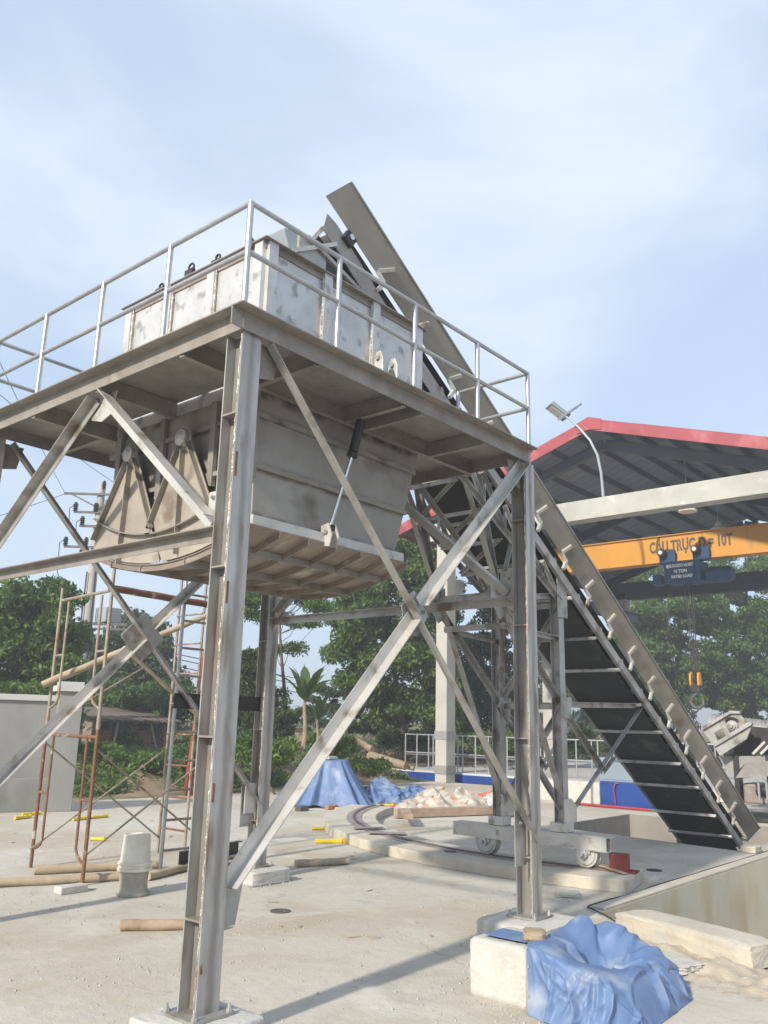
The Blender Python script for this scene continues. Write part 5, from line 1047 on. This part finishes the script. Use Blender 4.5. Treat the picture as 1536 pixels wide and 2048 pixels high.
tag(MB().tube((18.45, 7.15, 0), (18.4, 7.1, 2.6), .035, n=10).build('steel_pole', 'galvanised', smooth=True), 'slim grey steel pole standing left of the blue housing', 'pole')
fe = thing('steel_fence', (25.25, 12., .34), 'grey bar fence with two rails along the hall plinth', 'fence')
rl = MB()
for z in (1.75, 1.02): rl.tube((25.25, 5., z), (25.25, 18.4, z), .03, n=8)
for z in (1.0 - .06,): rl.tube((25.25, 5., z), (25.25, 18.4, z), .018, n=6)
rl.build('rail', 'galvanised', fe, smooth=True)
pb_ = None; y = 5.1; k = 0
while y < 18.5:
    if pb_ is None: pb_ = MB().tube((25.25, y, .34), (25.25, y, 1.78), .03, n=8).build('post', 'galvanised', fe, smooth=True); zc_ = WORLD_LOC[pb_.name].z
    else: again(pb_, 'post', (25.25, y, zc_), fe)
    y += (.24, .62, .62)[k % 3]; k += 1
# ribbed belt machine at the right edge
mc = thing('feed_machine', (19.2, 2.2, 0), 'grey feeder machine with bearing plate and chutes at the right edge', 'machine')
def pplate(name, pts, x, th, m, par=mc, bevel=0): return MB().prism([PXX(u, v, x) for u, v in pts], (th, 0, 0)).build(name, m, par, bevel=bevel)
sp = pplate('bearing_plate', [(1404, 1460), (1460, 1426), (1478, 1427), (1497, 1447), (1455, 1476), (1449, 1466), (1443, 1457), (1428, 1466), (1436, 1485), (1428, 1492)], 18.9, .05, 'steel')
pplate('frame_flange', [(1401, 1455), (1460, 1421), (1478, 1422), (1479, 1427), (1461, 1427), (1404, 1461)], 18.82, .16, 'steel')
pplate('lower_beam', [(1428, 1492), (1498, 1447), (1505, 1449), (1493, 1478), (1440, 1512)], 18.88, .06, 'steel')
pplate('beam_flange', [(1426, 1488), (1497, 1443), (1504, 1447), (1502, 1450), (1428, 1494)], 18.80, .15, 'steel')
bc = PXX(1465, 1452, 18.86)
MB().lathe(bc, (-1, 0, 0), [(.14, 0), (.14, .05), (.10, .055), (.10, .1), (.05, .105), (.05, .16)], 20).build('bearing', 'steel', sp, smooth=True)
MB().path([bc + Vector((-.02, .2 * math.cos(a), .2 * math.sin(a))) for a in np.linspace(.6, 2.4, 9)], .03, 6).build('guard', 'black_steel', sp)
q0 = PXX(1424, 1452, 20.2); q1 = PXX(1600, 1475, 20.2)
dr = MB().tube(q0, q1, .32, n=40).build('roller_drum', 'conveyor_plate', mc, smooth=True)
for i in range(26):
    p = q0.lerp(q1, (i + .5) / 26); MB().lathe(p, q1 - q0, [(.322, -.02), (.335, -.01), (.335, .01), (.322, .02)], 30).build('drum_rib', 'steel', dr, smooth=True)
pplate('drum_guard', [(1495, 1452), (1600, 1462), (1600, 1512), (1445, 1512), (1493, 1480)], 19.6, .03, 'black_steel')
pplate('chute_plate', [(1437, 1513), (1600, 1510), (1600, 1527), (1490, 1527), (1472, 1546), (1456, 1547)], 19.3, .03, 'conveyor_plate')
pplate('chute_plate', [(1471, 1556), (1492, 1525), (1600, 1518), (1600, 1548)], 19.0, .02, 'conveyor_plate')
for du in (0, 16, 34):
    mb = MB(); a, b, c = PXX(1501 + du, 1548, 18.9), PXX(1517 + du, 1565, 18.9), PXX(1520 + du, 1600, 18.9); mb.bar(a, b, .05, .05, (1, 0, 0)); mb.bar(b, c, .06, .05, (1, 0, 0)); mb.build('bent_leg', 'galvanised', mc)
    t0, t1 = PXX(1506 + du, 1508, 19.25), PXX(1530 + du, 1484, 19.25); MB().bar(t0, t1, .09, .06, (1, 0, 0)).build('guide_arm', 'steel_light', mc)
MB().box(18.9, 20.5, -.5, 3.1, .02, .12).build('base_frame', 'black_steel', mc)
for y in (2.7, 1.9, 1.1, .2): MB().box(19.2, 19.5, y - .06, y + .06, .12, 1.6).build('support_post', 'black_steel', mc)
MB().box(19.3, 20.3, 1.6, 2.6, .4, .9).build('gear_housing', 'steel_brown', mc, bevel=.05)
MB().lathe((19.25, 2.25, .75), (0, -1, 0), [(.05, 0), (.14, .02), (.14, .4), (.08, .42)], 18).build('drive_motor', 'black_steel', mc, smooth=True)

# ================================================================= LEFT BACKGROUND: WALL, POLE, HUT
wl = thing('boundary_wall', (3, 16, 0), 'grey plastered boundary wall with a capped end pillar', 'wall')
wa, wb = Vector((-9.0, 20.65, 0)), Vector((6.85, 14.39, 0)); wd = (wb - wa).normalized(); wnr = Vector((-wd.y, wd.x, 0)); wnr = -wnr if wnr.y > 0 else wnr
def wbox(a, b, t0, t1, z0, z1, name, m, bevel=.012): return MB().prism([a + wnr * t1 + Vector((0, 0, z0)), b + wnr * t1 + Vector((0, 0, z0)), b - wnr * t0 + Vector((0, 0, z0)), a - wnr * t0 + Vector((0, 0, z0))], (0, 0, z1 - z0)).build(name, m, wl, bevel=bevel)
wbox(wa, wb, .12, .12, 0, 2.48, 'wall_body', 'plaster_grey'); wbox(wa, wb, .17, .19, 2.481, 2.62, 'wall_cap', 'plaster_light'); wbox(wa, wb, .1, .16, 0, .74, 'wall_base', 'plaster_grey')
pp = wbox(wb - wd * .03, wb + wd * .52, .28, .30, 0, 2.72, 'pillar', 'plaster_grey'); 
for z0, z1, e in ((2.721, 2.86, .08), (2.861, 2.95, .0)): MB().prism([wb - wd * (.03 + e) + wnr * (.30 + e) + Vector((0, 0, z0)), wb + wd * (.52 + e) + wnr * (.30 + e) + Vector((0, 0, z0)), wb + wd * (.52 + e) - wnr * (.28 + e) + Vector((0, 0, z0)), wb - wd * (.03 + e) - wnr * (.28 + e) + Vector((0, 0, z0))], (0, 0, z1 - z0)).build('pillar_cap', 'plaster_light', pp, bevel=.01)
# utility pole
pb0 = PX(152, 1455, 34); pbx, pby = pb0.x, pb0.y; PT = 11.9
up = thing('utility_pole', (pbx, pby, 1.3), 'concrete power pole with crossarms, insulators and transformer rack', 'utility pole')
MB().tube((pbx, pby, .8), (pbx, pby, PT), .27, .15, n=18).build('pole_shaft', 'pole_concrete', up, smooth=True)
ad_ = Vector((.66, -.75, 0)); fd = Vector((-.75, -.66, 0))
def arm(z, l0, l1, name='crossarm', w_=.09, dz=0.): return MB().bar(Vector((pbx, pby, z)) + fd * .2 + ad_ * l0, Vector((pbx, pby, z + dz)) + fd * .2 + ad_ * l1, w_, .08, (0, 0, 1)).build(name, 'drain_iron', up)
def insul(z, l, par=up, h=.34, r_=.1):
    c = Vector((pbx, pby, z)) + fd * .2 + ad_ * l; pf = []
    for i in range(4): pf += [(r_, i * h / 4), (r_ * .5, i * h / 4 + h / 8)]
    MB().lathe(c, (0, 0, 1), pf + [(r_ * .6, h)], 10).build('insulator', 'insulator', par, smooth=True)
arm(11.35, -1.5, 1.4); MB().bar(Vector((pbx, pby, 10.75)) + fd * .2, Vector((pbx, pby, 11.33)) + fd * .2 + ad_ * -1.2, .06, .06, (0, 0, 1)).build('arm_brace', 'drain_iron', up); MB().bar(Vector((pbx, pby, 10.75)) + fd * .2, Vector((pbx, pby, 11.33)) + fd * .2 + ad_ * 1.2, .06, .06, (0, 0, 1)).build('arm_brace', 'drain_iron', up)
for z, l0, l1, ins in ((10.55, -1.0, .9, (-.95, -.1, .8)), (9.95, -.7, .8, (-.6, .35)), (9.05, -1.25, .8, (-1.2, -.35)), (8.55, -.6, .6, (-.5, .45))):
    a = arm(z, l0, l1)
    for l in ins: insul(z + .05, l, a, .36, .12)
insul(11.6, .15)
a = arm(5.85, -.9, 1.7, 'rack_arm', .12); arm(5.65, -.7, 1.7, 'rack_arm'); insul(6.5, -1.0, a); 
MB().box(pbx + .25, pbx + 1.0, pby - .9, pby - .1, 5.92, 6.55).build('transformer', 'cabinet_grey', up, bevel=.04)
MB().lathe((pbx, pby, 4.75), (0, 0, 1), [(.30, 0), (.33, .05), (.33, .4), (.30, .45)], 16).build('clamp_band', 'black_steel', up)
MB().box(pbx - .1, pbx + .12, pby - .6, pby - .3, 2.7, 3.4).build('meter_box', 'plaster_light', up)
for z in (2.2, 2.55, 2.9): MB().obox(Vector((pbx, pby, z)) - ad_ * .55 + fd * .2, ad_ * .35, (0, 0, .02), fd * .02).build('climbing_bracket', 'galvanised', up)
for off in (.24, -.2): MB().path([Vector((pbx, pby, 2.0)) + fd * .25 + ad_ * off, Vector((pbx, pby, 5)) + fd * .24 + ad_ * off, Vector((pbx, pby, 8)) + fd * .24 + ad_ * off * .8], .03, 6).build('down_cable', 'wire', up)
def wire(a, b, sag, lb, r_=.016):
    a, b = Vector(a), Vector(b); pts = [a.lerp(b, t) - Vector((0, 0, sag * 4 * t * (1 - t))) for t in np.linspace(0, 1, 25)]
    tag(MB().path(pts, r_, 5).build('power_line', 'wire'), lb, 'power line')
pt = lambda z, l: Vector((pbx, pby, z)) + fd * .2 + ad_ * l
wire(pt(11.4, -1.5), PX(-140, 420, 17), .15, 'upper power line running from the pole crossarm over the platform corner', .010)
wire(pt(11.4, 1.4), PX(-220, 590, 18), .3, 'lower power line passing left behind the railing', .010)
wire(pt(11.35, -1.4), PX(-400, 1120, 45), .4, 'power line leaving the crossarm towards the left edge', .014)
for i, (dv, lb) in enumerate(((0, 'highest'), (9, 'middle'), (22, 'lowest'))):
    wire(PX(250, 1285 + dv, 38), PX(980, 1405 + dv * 1.6, 75), .5, f'{lb} of three distant power lines between tree and banana plant', .022)
for (z, l, dz) in ((10.6, -.95, -.9), (9.1, -1.2, -1.9), (10.0, -.6, -1.)):
    a = pt(z, l); MB().path([a + Vector((0, 0, .3)), a + ad_ * -.25 + Vector((0, 0, .1)), a + ad_ * -.2 + Vector((0, 0, dz * .6)), a + ad_ * .1 + Vector((0, 0, dz))], .018, 5).build('jumper_wire', 'wire', up)
# brick hut on the bank
hx0, hx1, hy = 15.75, 19.3, 27.0; hz = 1.02
hut = thing('brick_hut', (17.5, hy + .9, hz), 'ruined low brick hut with thatch roof on the green bank', 'hut')
MB().box(hx0, hx1, hy + .12, hy + 2.2, hz - .6, 2.05).build('back_wall', 'mortar', hut)
MB().box(16.6, 17.3, hy + .09, hy + .12, hz - .1, 1.92).build('doorway', 'black_steel', hut); MB().box(hx0 + .2, 16.4, hy + .09, hy + .12, 1.62, 1.98).build('opening', 'black_steel', hut); MB().box(17.75, 18.3, hy + .09, hy + .12, 1.62, 1.95).build('opening', 'black_steel', hut); MB().box(18.5, 18.95, hy + .09, hy + .12, hz, 1.9).build('opening', 'black_steel', hut)
bsrc = None; rb_ = random.Random(4)
for x0, x1, z0, z1 in ((hx0, 16.55, hz - .2, 1.6), (17.35, 18.45, hz - .2, 1.6), (18.98, 19.3, hz - .2, 2.0), (17.35, 17.7, 1.62, 1.98), (18.32, 18.48, 1.62, 1.98)):
    z = z0; row = 0
    while z < z1 - .05:
        x = x0 + (.0 if row % 2 else .1)
        while x < x1 - .1:
            p = (x + .105, hy + .05 + rb_.uniform(-.012, .012), z + .04)
            if rb_.random() > .06:
                if bsrc is None: bsrc = MB().box(p[0] - .1, p[0] + .1, p[1] - .05, p[1] + .05, p[2] - .035, p[2] + .035).build('brick', 'brick', hut)
                else: again(bsrc, 'brick', p, hut, rot=(0, rb_.uniform(-.03, .03), rb_.uniform(-.05, .05)))
            x += .222
        z += .088; row += 1
rf = MB().prism([(hx0 - .3, hy - .5, 1.98), (hx1 + .3, hy - .5, 2.0), (hx1 + .3, hy + 2.5, 2.5), (hx0 - .3, hy + 2.5, 2.5)], (0, 0, .07)).build('thatch_roof', 'thatch', hut)
for i in range(46):
    x = hx0 - .35 + i * .092 + rb_.uniform(-.04, .04); MB().tube((x, hy - .62 + rb_.uniform(-.12, .1), 2.02 + rb_.uniform(-.05, .05)), (x + rb_.uniform(-.5, .5), hy + .8, 2.2 + rb_.uniform(.0, .1)), .022, n=5).build('roof_stick', 'thatch', rf)
for x, tl in ((16.5, .08), (18.05, -.2)): MB().tube((x - tl * 2, hy - .4, hz - .1), (x, hy - .4, 2.0), .05, n=7).build('prop', 'bamboo', hut)
# red marker post
rm = thing('marker_post', (12.0, 15.9, 0), 'tall thin red post with a flared foot at the yard edge', 'post')
MB().tube((12.0, 15.9, .6), (12.25, 15.9, 4.2), .05, .03, n=8).build('shaft', 'red_paint', rm, smooth=True)
MB().prism([(11.85, 15.75, 0), (12.2, 15.75, 0), (12.1, 15.85, .75), (12.0, 15.85, .75)], (0, .12, 0)).build('foot', 'maroon_paint', rm)

# ================================================================= VEGETATION
def trunk_path(b, top, bend, seed, r0, r1, n=22):
    r_ = random.Random(seed); b, top = Vector(b), Vector(top); P = []
    for i in range(n): t = i / (n - 1); P.append(b.lerp(top, t) + Vector((math.sin(t * 3.1 + seed), math.cos(t * 2.3 + seed), 0)) * bend * math.sin(t * math.pi))
    return P, [r0 + (r1 - r0) * (i / (n - 1)) ** .8 for i in range(n)]
def tree(name, label, u, depth, blobs, nleaf, lsize, m, r0=.2, seed=1, group='trees beyond the yard', bark='bark', clump=.5, ncl=26, aspect=.45, trunk_top=None, cat='tree', flat=.6, up=.9, nbr=20, droop=.3):
    """blobs: sighted crown lobes (u, v, half width, half height) at that distance"""
    rng = np.random.default_rng(seed); b = PX(u, 1500, depth); z = float(bank_h(np.array(b.x), np.array(b.y))); base = Vector((b.x, b.y, z - .1))
    t = thing(name, base, label, cat, group); k = depth / FPX
    LB = []
    for (bu, bv, ru, rv) in blobs:
        c = PX(bu, bv, depth + rng.uniform(-.6, .6)); c = np.array(c); c[2] = max(c[2], float(bank_h(c[0], c[1])) + rv * k * .55); LB.append((c, ru * k, max(ru, rv) * k * .9, rv * k))
    topz = max(c[2] + d * .5 for c, a, b_, d in LB); mx_ = np.mean([c for c, *_ in LB], 0)
    tt = Vector((mx_[0], mx_[1], topz)) if trunk_top is None else Vector(trunk_top)
    P, W = trunk_path(base, tt, .25, seed, r0, r0 * .18); mb = MB(); mb.path(P, W, 9)
    vol = np.array([a * b_ * d for _, a, b_, d in LB]) ** .67; C_ = []; S_ = []
    for (c, a, b_, d), q in zip(LB, vol / vol.sum()):
        n = max(4, int(ncl * len(LB) * q)); v = rng.normal(size=(n, 3)); v /= np.linalg.norm(v, axis=1, keepdims=True); rr = rng.uniform(.45, 1.05, n)[:, None]
        # frame: x along the view's right, y into depth
        e1 = np.array([CR.x, CR.y, 0]); e1 /= np.linalg.norm(e1); e2 = np.array([-e1[1], e1[0], 0])
        pts = c + (v * rr) @ np.stack([e1 * a, e2 * b_, np.array([0, 0, d])]); C_.append(pts); S_.append(np.full(n, clump) * rng.uniform(.6, 1.3, n))
    C_ = np.concatenate(C_); S_ = np.concatenate(S_); ok = C_[:, 2] > z + .15; C_, S_ = C_[ok], S_[ok]
    for j in rng.choice(len(C_), min(nbr, len(C_)), replace=False):
        c = Vector(C_[j]); i = min(range(3, len(P)), key=lambda q: (P[q] - c).length + max(0, P[q].z - c.z + .35 * (c - P[q]).to_2d().length) * 1.5); s0 = P[i - 1]; mid = s0.lerp(c, .5) + Vector((0, 0, -.12 * (c - s0).length))
        mb.path([s0, mid, c], [max(.018, W[i] * .4), max(.012, W[i] * .24), .008], 5)
    mb.build('trunk', bark, t, smooth=True)
    w_ = S_ ** 2 / (S_ ** 2).sum(); idx = rng.choice(len(C_), nleaf, p=w_); g = rng.normal(size=(nleaf, 3)); g /= np.linalg.norm(g, axis=1, keepdims=True); g *= (rng.random(nleaf) ** .45)[:, None]
    pos = C_[idx] + g * S_[idx][:, None] * np.array([1, 1, flat])
    V_, F_ = leaves(pos, up, np.full(nleaf, lsize), rng=rng, aspect=aspect, droop=droop)
    npmesh('crown', V_, F_, m, t, smooth=False); return t
tree('broadleaf_tree', 'tall leafy tree left of the power pole, behind the grey wall', 40, 30, [(60, 1240, 85, 90), (0, 1300, 90, 110), (118, 1200, 42, 50), (95, 1340, 70, 70), (30, 1400, 100, 60), (140, 1290, 30, 60), (60, 1430, 90, 45)], 42000, .21, 'leaf_mid', .28, 11, ncl=34, clump=.62)
tree('broadleaf_tree', 'dark tree right of the power pole above the hut', 235, 44, [(255, 1275, 60, 55), (205, 1330, 50, 60), (305, 1320, 42, 50), (260, 1370, 80, 50), (330, 1365, 35, 45), (190, 1410, 40, 40)], 30000, .26, 'leaf_dark', .28, 12, ncl=26, clump=.74)
tree('vine_mound', 'bright green vine mound over the hut roof', 290, 38.9, [(290, 1415, 100, 26), (230, 1405, 60, 28), (360, 1410, 60, 30), (300, 1385, 80, 25)], 16000, .2, 'leaf_fresh', .12, 13, ncl=22, clump=.5, cat='shrub', nbr=8)
tree('broadleaf_tree', 'light green young tree between the two left columns', 480, 31, [(478, 1370, 60, 55), (455, 1420, 60, 50), (510, 1335, 34, 40), (530, 1400, 45, 55), (500, 1300, 16, 20)], 17000, .15, 'leaf_olive', .12, 14, ncl=24, clump=.42)
tree('feathery_tree', 'thin tall feathery tree with bare trunk behind the rear column', 569, 33, [(515, 1195, 38, 20), (600, 1190, 42, 18), (560, 1170, 50, 18), (630, 1210, 30, 14), (545, 1235, 30, 12), (640, 1180, 28, 12), (500, 1225, 22, 12), (610, 1245, 40, 9), (548, 1300, 18, 10), (590, 1300, 12, 12)], 20000, .12, 'leaf_mid', .12, 15, ncl=20, clump=.40, nbr=34, flat=.45, trunk_top=tuple(PX(562, 1165, 33)))
tree('broadleaf_tree', 'big dense tree in the middle, behind the braces', 815, 41, [(800, 1130, 75, 62), (735, 1210, 75, 60), (860, 1200, 60, 85), (700, 1290, 48, 48), (770, 1290, 80, 65), (850, 1330, 65, 70), (790, 1420, 70, 45), (700, 1225, 40, 36), (730, 1370, 55, 42), (835, 1090, 45, 35), (880, 1420, 50, 40)], 62000, .23, 'leaf_mid', .24, 16, ncl=30, clump=.68, trunk_top=tuple(PX(770, 1150, 41)))
tree('broadleaf_tree', 'shadowy tree behind the conveyor trestle and fence', 960, 45, [(950, 1250, 70, 75), (1000, 1330, 70, 80), (930, 1370, 55, 60), (1020, 1220, 45, 60), (960, 1430, 80, 40)], 28000, .23, 'leaf_dark', .26, 17, ncl=24, clump=.66)
tree('broadleaf_tree', 'bright leafy tree behind the hanging crane hook', 1370, 66, [(1340, 1225, 75, 70), (1410, 1290, 70, 70), (1330, 1320, 60, 60), (1400, 1200, 50, 45), (1390, 1370, 85, 50), (1300, 1280, 45, 70)], 40000, .33, 'leaf_fresh', .36, 18, ncl=28, clump=.92)
tree('broadleaf_tree', 'tall tree at the right edge behind the crane hall', 1490, 68, [(1490, 1220, 60, 80), (1520, 1330, 70, 80), (1460, 1380, 60, 60), (1480, 1150, 60, 40), (1530, 1115, 50, 40), (1540, 1420, 70, 50)], 40000, .33, 'leaf_mid', .36, 19, ncl=28, clump=.95)
tree('broadleaf_tree', 'dark tree just right of the conveyor under the crane girder', 1270, 70, [(1265, 1240, 40, 60), (1240, 1330, 60, 70), (1300, 1160, 60, 30), (1220, 1420, 70, 50), (1320, 1430, 80, 40)], 26000, .33, 'leaf_mid', .34, 20, ncl=24, clump=1.0)
tree('broadleaf_tree', 'dark far tree seen through the conveyor trestle', 1110, 68, [(1110, 1340, 70, 70), (1060, 1420, 60, 50), (1160, 1430, 70, 45)], 16000, .33, 'leaf_dark', .3, 21, ncl=20, clump=.8)
for i, (lb, u, dep, bl, nl, mt) in enumerate((
    ('dark shrub thicket at the foot of the feathery tree', 560, 30.5, [(555, 1440, 60, 38), (520, 1455, 40, 30)], 8000, 'leaf_dark'),
    ('dark wide bush right of the banana plant', 670, 42, [(670, 1400, 55, 38), (720, 1440, 60, 32), (640, 1440, 50, 30)], 11000, 'leaf_dark'),
    ('low green bush left of the tarp cone', 560, 26, [(545, 1505, 50, 22), (510, 1500, 35, 22)], 7000, 'leaf_mid'),
    ('green bush below the brick hut, under the power pole', 165, 29, [(160, 1500, 50, 24), (200, 1515, 40, 18)], 7000, 'leaf_mid'),
    ('leafy bush in front of the hut doorway', 265, 36, [(258, 1480, 18, 9)], 1500, 'leaf_fresh'),
    ('round bush between hut and scaffold ladder', 350, 29, [(350, 1512, 40, 14), (380, 1505, 36, 16)], 5500, 'leaf_mid'),
    ('bush behind the near column at bank level', 450, 28, [(445, 1480, 45, 26), (480, 1500, 30, 18)], 6000, 'leaf_dark'),
    ('bush right of the tarp cone by the logs', 690, 30, [(660, 1490, 42, 20), (735, 1535, 40, 12)], 5500, 'leaf_mid'),
    ('bush behind the bar fence at the big tree foot', 850, 40, [(855, 1480, 50, 26), (800, 1475, 40, 20)], 6000, 'leaf_dark'),
    ('bush behind the fence right of the concrete column', 980, 41, [(975, 1490, 55, 26), (1030, 1480, 40, 26)], 6000, 'leaf_mid'),
    ('bush beyond the blue housing', 1150, 40, [(1140, 1470, 60, 30), (1200, 1480, 60, 26)], 7000, 'leaf_dark'),
    ('low bush behind the grey boundary wall', 30, 26, [(25, 1390, 60, 20), (80, 1395, 40, 20)], 5000, 'leaf_mid'),
    ('weedy bush at left on the bank slope', 215, 27, [(235, 1530, 45, 16), (290, 1545, 40, 14)], 5000, 'leaf_mid'),
    ('grassy bush under the red marker post', 400, 26, [(400, 1520, 45, 22), (440, 1545, 30, 14)], 5000, 'leaf_fresh'))):
    tree('shrub', lb, u, dep, bl, nl, .15 if dep < 30 else .18, mt, .05, 40 + i, 'shrubs on the bank', ncl=20, clump=.36, cat='shrub', nbr=10)
# banana plants: each leaf its own part
def banana(u, vbase, depth, h, lb, seed, nl=8, k=1.):
    b = PX(u, vbase, depth); r_ = random.Random(seed); t = thing('banana_plant', b, lb, 'banana plant', 'banana plants on the bank')
    MB().path([b + Vector((0, 0, h * q)) + Vector((.04 * math.sin(q * 5), 0, 0)) for q in np.linspace(-.1, 1, 7)], [.10 * k, .095 * k, .085 * k, .08 * k, .07 * k, .06 * k, .045 * k], 10).build('stem', 'bark_pale', t, smooth=True)
    for i in range(nl):
        az = i * 2.4 + r_.uniform(-.3, .3); el = r_.uniform(.85, 1.4); L_ = r_.uniform(1.4, 2.0) * k; W_ = .21 * k; d = Vector((math.cos(az), math.sin(az), 0)); s0 = b + Vector((0, 0, h * r_.uniform(.9, 1.0))); mb = MB(); vs = []; n = 9
        for j in range(n):
            q = j / (n - 1); a = el - q * q * r_.uniform(1.1, 1.3) if el < 1.1 else el - q * q * .8
            p = s0 if j == 0 else p + (d * math.cos(a) + Vector((0, 0, math.sin(a)))) * L_ / (n - 1)
            w_ = W_ * max(.06, math.sin(min(1, q * 1.05 + .08) * math.pi) ** .6) * (.12 if j < 2 else 1); sd = Vector((-d.y, d.x, 0)); fold = Vector((0, 0, .35 * w_))
            tear = 1 if j % 2 else r_.uniform(.78, 1)
            vs += [p - sd * w_ * tear + fold * -.4 + Vector((0, 0, w_ * .3)), p, p + sd * w_ * tear + Vector((0, 0, w_ * .2))]
        mb.add(vs, [f for j in range(n - 1) for f in ((3 * j, 3 * j + 1, 3 * j + 4, 3 * j + 3), (3 * j + 1, 3 * j + 2, 3 * j + 5, 3 * j + 4))]); mb.build('leaf', 'leaf_banana', t, smooth=True)
banana(607, 1490, 27, 1.35, 'larger banana plant with upright leaves left of the big tree', 3, 11, .88)
banana(634, 1490, 28, .8, 'smaller banana plant right of the larger one', 5, 9, .62)
# logs and brush on the bank
for (a, b, r_, lb) in (((738, 1512, 34.0), (812, 1532, 33.0), .2, 'thick pale felled log lying behind the tarp cone'), ((712, 1482, 36), (745, 1500, 35), .17, 'shorter felled log higher on the bank'), ((790, 1524, 33.6), (828, 1538, 33.2), .11, 'thin felled branch log by the fence')):
    tag(pole('felled_log', [PX(*a), PX(*b)], r_, r_ * .8, 'bark_pale', False, 3), lb, 'log', 'felled logs on the bank')
mb = MB(); rb2 = random.Random(8)
for i in range(190):
    c = PX(rb2.uniform(760, 1060), 1500, rb2.uniform(37.5, 40)); c.z = float(bank_h(np.array(c.x), np.array(c.y))) + rb2.uniform(0, .55); d = Vector((rb2.uniform(-1, 1), rb2.uniform(-1, 1), rb2.uniform(-.3, .5))).normalized() * rb2.uniform(.2, .7); mb.tube(c - d, c + d, rb2.uniform(.01, .03), .008, n=4)
tag(mb.build('brush_pile', 'bark'), 'tangle of cut branches behind the bar fence', 'branches', kind='stuff')
# ground cover on the bank
n = 90000; gx = RNG.uniform(-12, 26, n); gy = 17.3 + 18 * RNG.random(n) ** 1.5
nzv = np.sin(gx * .8 + 1.3) + np.sin(gy * .9 + gx * .33) + np.sin(gx * 1.9 - gy * .7); ok = (nzv + (gy - 18.2) * .9 > -.2 + RNG.normal(0, .5, n)) & ~((gx > 19.5) & (gy < 21) & (RNG.random(n) < .75)); gx, gy = gx[ok], gy[ok]
gz = bank_h(gx, gy) + RNG.random(len(gx)) ** 2 * np.where(gy > 20.5, .16, .30)
V_, F_ = leaves(np.stack([gx, gy, gz], -1), .6, np.full(len(gx), .17), aspect=.42, droop=-.5)
tag(npmesh('ground_cover', V_, F_, 'leaf_mid', smooth=False), 'green weeds and grass covering the earth bank', 'weeds', kind='stuff')
n = 30000; gx = RNG.uniform(25.6, 70, n); gy = RNG.uniform(12, 40, n); ok = ~((gx < 43) & (gy < 19.8)); gx, gy = gx[ok], gy[ok]; gz = bank_h(gx, gy) + RNG.random(len(gx)) ** 2 * .4
V_, F_ = leaves(np.stack([gx, gy, gz], -1), .6, np.full(len(gx), .24), aspect=.42, droop=-.5)
tag(npmesh('ground_cover', V_, F_, 'leaf_dark', smooth=False), 'green weeds beyond the hall and fence', 'weeds', kind='stuff')

# ================================================================= AIR
mh, th_, bh = newmat('haze_air'); th_.nodes.remove(bh)
pv = th_.nodes.new('ShaderNodeVolumePrincipled'); pv.inputs['Color'].default_value = (.93, .96, 1, 1); pv.inputs['Density'].default_value = HAZE; pv.inputs['Anisotropy'].default_value = .2
th_.links.new(pv.outputs[0], th_.nodes['Material Output'].inputs['Volume']); MATS['haze_air'] = mh
if HAZE > 0:
    hzo = MB().box(-950, 950, -950, 950, -4.4, 15.2).build('haze', 'haze_air'); tag(hzo, 'thin pale haze in the air over the yard', 'haze', kind='stuff')
